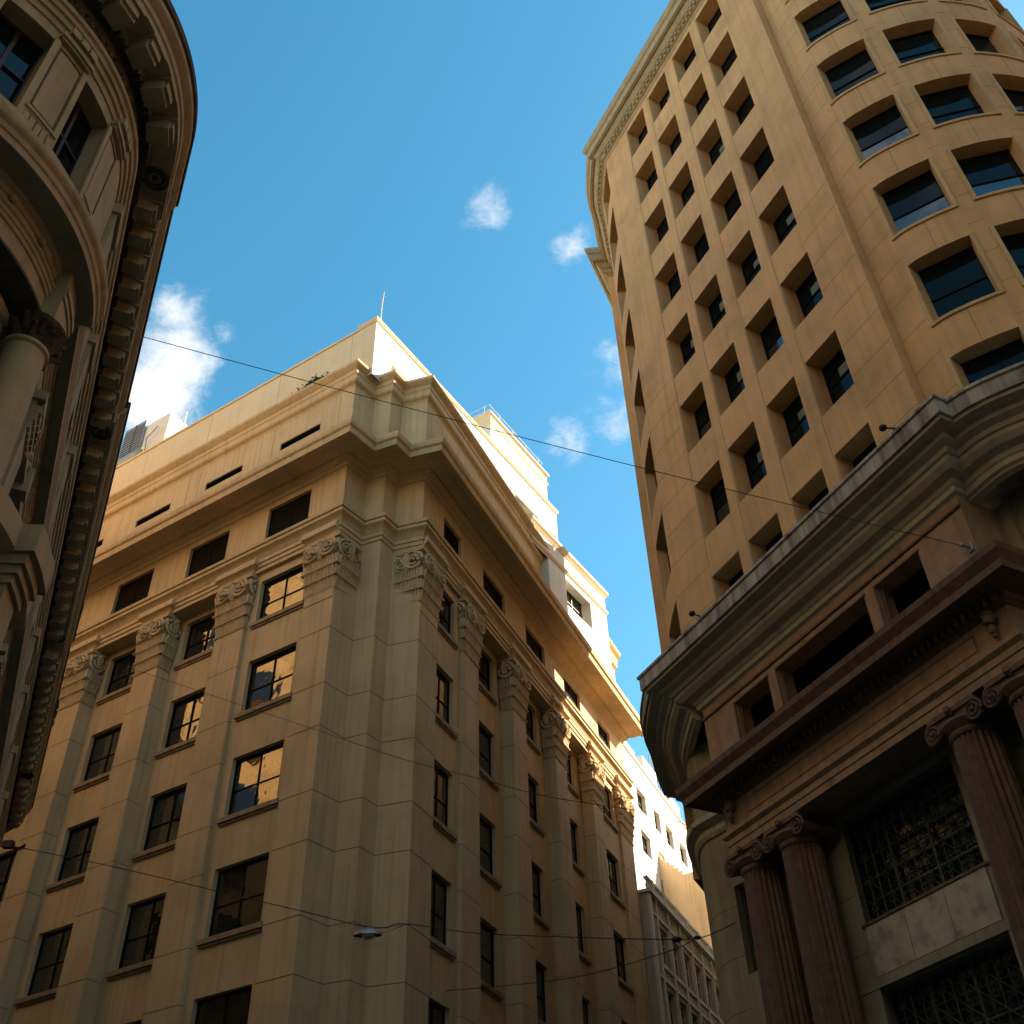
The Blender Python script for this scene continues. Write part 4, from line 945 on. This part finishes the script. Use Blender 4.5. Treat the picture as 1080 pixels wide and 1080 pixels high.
# ================================================================== SMALL THINGS
def cable(name, pts, r, label, group='overhead cables'):
    m = MB(); P = [(p[0], p[1]) for p in pts]
    m.tube(pts, r, 6); return tag(m.build(name, 'black', at=None), label, 'cable', group)
def cat3(ctrl, n=8):
    out = []; P = [ctrl[0]] + ctrl + [ctrl[-1]]
    for i in range(1, len(P) - 2):
        for k in range(n):
            t = k / n; out.append(tuple(.5 * (2 * P[i][j] + (P[i + 1][j] - P[i - 1][j]) * t + (2 * P[i - 1][j] - 5 * P[i][j] + 4 * P[i + 1][j] - P[i + 2][j]) * t * t + (3 * P[i][j] - P[i - 1][j] - 3 * P[i + 1][j] + P[i + 2][j]) * t ** 3) for j in range(3)))
    out.append(tuple(ctrl[-1])); return out
def small():
    a = Vector((-5.88, 10.92, 15.3)); b = Vector((8.18, 14.86, 13.46))
    pts = [tuple(a.lerp(b, i / 20) - Vector((0, 0, .10 * 4 * (i / 20) * (1 - i / 20)))) for i in range(21)]
    cable('overhead_cable', pts, .007, 'thin black cable crossing the sky from the left eaves to the portico')
    cable('overhead_cable', cat3([(-14.85, 34.42, 24.55), (-13.33, 33.49, 23.5), (-10.0, 31.44, 21.14), (-6.9, 29.5, 18.95), (-3.47, 27.78, 16.71), (-1.3, 26.66, 15.45), (0.43, 25.78, 14.43), (1.96, 25.0, 13.7), (3.41, 24.25, 13.01), (4.14, 23.88, 12.45), (4.74, 23.57, 12.6)]), .009, 'sagging cable across the tan facade at mid height')
    lc = [(-13.9, 27.35, 14.25), (-11.3, 26.82, 13.46), (-9.05, 26.37, 12.73), (-7.18, 26.0, 12.1), (-5.73, 25.71, 11.63), (-4.19, 25.41, 11.1), (-3.74, 25.32, 10.98), (-3.3, 25.22, 10.9), (-2.9, 25.13, 10.95), (-1.22, 24.82, 10.56), (0.73, 24.43, 10.27), (2.2, 24.14, 10.07), (3.63, 23.86, 9.92), (4.26, 23.73, 10.04), (4.75, 23.65, 10.25)]
    cable('overhead_cable', cat3(lc), .011, 'low cable carrying the hanging street lamp')
    cable('overhead_cable', cat3([(-2.43, 32.47, 11.68), (1.03, 28.19, 10.55), (3.18, 25.53, 10.2), (3.7, 24.0, 9.95)]), .011, 'short cable climbing from the tan pilaster to the splice near the portico')
    # cable splices
    for p, r_ in (((3.3, 23.92, 9.94), .08), ((3.75, 23.83, 9.93), .055)):
        m = MB(); m.ball((0, 0, 0), r_, 8, 6, (1.6, 1, .8)); tag(m.build('cable_splice', 'black', at=p), 'black splice box on the low cable, ' + ('larger one' if r_ > .07 else 'smaller one, nearer the portico'), 'splice')
    # fixing of the top cable on the portico attic
    m = MB(); m.tube([(0, 0, 0), (-.05, -.03, .0), (-.16, -.08, .0)], [.05, .03, .03], 8); m.ball((-.16, -.08, 0), .045, 8, 6); m.cube(-.02, .03, -.06, .06, -.09, .09)
    tag(m.build('cable_bracket', 'metal', at=(8.16, 14.85, 13.46)), 'small metal bracket holding the top cable to the pink attic wall', 'bracket')
    # hanging street lamp
    lp = (-3.74, 25.32, 10.82)
    la = empty('street_lamp', lp, 'flat grey street lamp hanging from the low cable before the corner', 'street lamp')
    m = MB(); n0 = []
    for z, s_ in ((0, 1.0), (.06, .96), (.13, .6), (.17, .25)):
        n0.append([(lp[0] + .34 * s_ * math.cos(t) - .02, lp[1] + .17 * s_ * math.sin(t), lp[2] - .05 + z) for t in [i * math.pi / 8 for i in range(16)]])
    for r0, r1 in zip(n0, n0[1:]): m.add(r0 + r1, [(i, (i + 1) % 16, 16 + (i + 1) % 16, 16 + i) for i in range(16)])
    m.add(n0[-1], [tuple(range(16))]); m.build('housing', 'metal', la)
    m = MB(); m.lathe((lp[0], lp[1], lp[2] - .10), [(.08, -.01), (.14, .0), (.16, .05)], 14); m.build('lens', 'lamp', la)
    m = MB(); m.tube([(lp[0], lp[1], lp[2] + .05), (lp[0], lp[1], lp[2] + .17)], .022, 6); m.tube([(lp[0] + .3, lp[1], lp[2] + .0), (lp[0] + .5, lp[1] - .05, lp[2] + .02), (lp[0] + .9, lp[1] - .18, lp[2] + .12)], .012, 5); m.build('hanger', 'metal', la)
    # wall lamp on the far left pilaster
    wl = Vector(LS.pos(14.5, .3, 18.6)); l2 = empty('wall_floodlight', wl, 'black floodlight on a bracket at the left edge of the tan facade', 'floodlight')
    m = MB(); m.cube(wl.x - .18, wl.x + .18, wl.y - .12, wl.y + .12, wl.z - .1, wl.z + .14); m.build('housing', 'black', l2); m = MB(); m.tube([wl, Vector(LS.pos(14.3, .0, 18.5)), Vector(LS.pos(13.9, .05, 18.55))], .05, 6); m.build('bracket', 'black', l2)
    # floodlight arms on the canopy edge
    for u, lab in ((-.1, 'upper right'), (7.85, 'lower left')):
        b = tloc(TS.pos(u, 1.05, 18.6)); t = tloc(TS.pos(u + .45, 1.1, 19.02))
        f = empty('canopy_floodlight', b, 'small floodlight on a thin arm at the ' + lab + ' end of the stained cornice', 'floodlight', 'floodlights on the stained cornice')
        m = MB(); m.tube([b, t], .02, 5); m.tube([b + Vector((.1, .18, 0)), b.lerp(t, .6)], .014, 5); m.build('arm', 'black', f)
        m = MB(); m.ball(t, .085, 8, 6, (1, 1, .8)); m.build('lamp_head', 'black', f)
    # antenna on the roof corner
    m = MB(); m.tube([(0, 0, 0), (0, .02, 1.2), (.05, .03, 2.3)], [.035, .028, .02], 6); m.tube([(.0, -.06, 1.6), (.0, .12, 1.6)], .015, 4); m.tube([(-.15, 0, 1.9), (.15, 0, 1.9)], .012, 4)
    tag(m.build('antenna', 'lite', at=(-5.52, 29.55, 39.05)), 'thin white mast standing on the peak of the rooftop corner', 'antenna')
    # rooftop hoarding at the far left
    hb = Vector(LS.pos(16.3, -1.6, 38.9)); h = empty('rooftop_unit', hb, 'white plant box with grey louvred panel on the left roof parapet', 'plant box')
    hs = LS
    m = MB(); sbox(m, hs, 14.0, 16.1, 38.9, 42.6, -3.6, -1.2); m.build('box', 'white', h, 0)
    m = MB(); sbox(m, hs, 15.75, 17.35, 41.0, 43.0, -1.14, -1.08); sbox(m, hs, 15.6, 17.5, 40.6, 40.75, -1.6, -1.0); m.build('louvre_panel', 'metal', h, 0)
    m = MB()
    for i in range(9): sbox(m, hs, 15.8, 17.3, 41.1 + .2 * i, 41.13 + .2 * i, -1.08, -1.05)
    sbox(m, hs, 16.5, 16.56, 41, 43, -1.08, -1.05); m.build('louvre_bars', 'joint', h, 0)
    m = MB(); 
    for u in (14.2, 13.4, 12.8): m.tube([hs.pos(u, -1.3, 38.9), hs.pos(u, -1.3, 42.0)], .025, 5)
    for z in (40.6, 41.4, 41.9): m.tube([hs.pos(14.6, -1.3, z + .3), hs.pos(12.7, -1.3, z - .15)], .022, 5)
    m.tube([hs.pos(15.3, -1.2, 40), hs.pos(15.2, -1.0, 41.2), hs.pos(14.5, -1.0, 41.7)], .04, 6); m.build('pipework', 'metal', h)
    # tuft of weeds on the ledge
    m = MB(); rnd = random.Random(3); c = Vector((0, 0, 0))
    for i in range(260):
        q_ = rnd.gauss(0, .3); d = Vector((q_, -q_ * .6 + rnd.uniform(-.1, .1), rnd.uniform(-.05, .38) * max(.2, 1 - abs(q_)))); n_ = Vector((rnd.uniform(-1, 1), rnd.uniform(-1, 1), rnd.uniform(-.3, 1))).normalized(); t = n_.orthogonal().normalized()
        s_ = rnd.uniform(.05, .10); m.add([d, d + t * s_ + n_.cross(t) * s_ * .4, d + t * s_ * 2, d + t * s_ - n_.cross(t) * s_ * .4], [(0, 1, 2, 3)])
    tag(m.build('weed_tuft', 'leaf', at=LS.pos(2.2, .36, 35.84)), 'dark green weeds sprouting on the upper ledge', 'plant')
    # blue awning cloth on a sill
    m = MB(); o = RS.pos(15.5, -.45, 12.9)
    for i in range(8):
        a = i / 7; m.tube([RS.pos(14.6 + 1.3 * a, -.3 + .35 * math.sin(a * 5) ** 2, 11.15), RS.pos(14.7 + 1.2 * a, -.15 + .25 * math.cos(a * 7) ** 2, 10.9 - .12 * math.sin(a * 9)), RS.pos(14.7 + 1.2 * a, .05, 10.62)], .10, 5)
    base = RS.pos(15.2, -.2, 11.0)
    me = m.build('blue_cloth', 'blue', at=(0, 0, 0)); tag(me, 'blue cloth bundle hanging over a window sill low on the right front', 'cloth')
small()
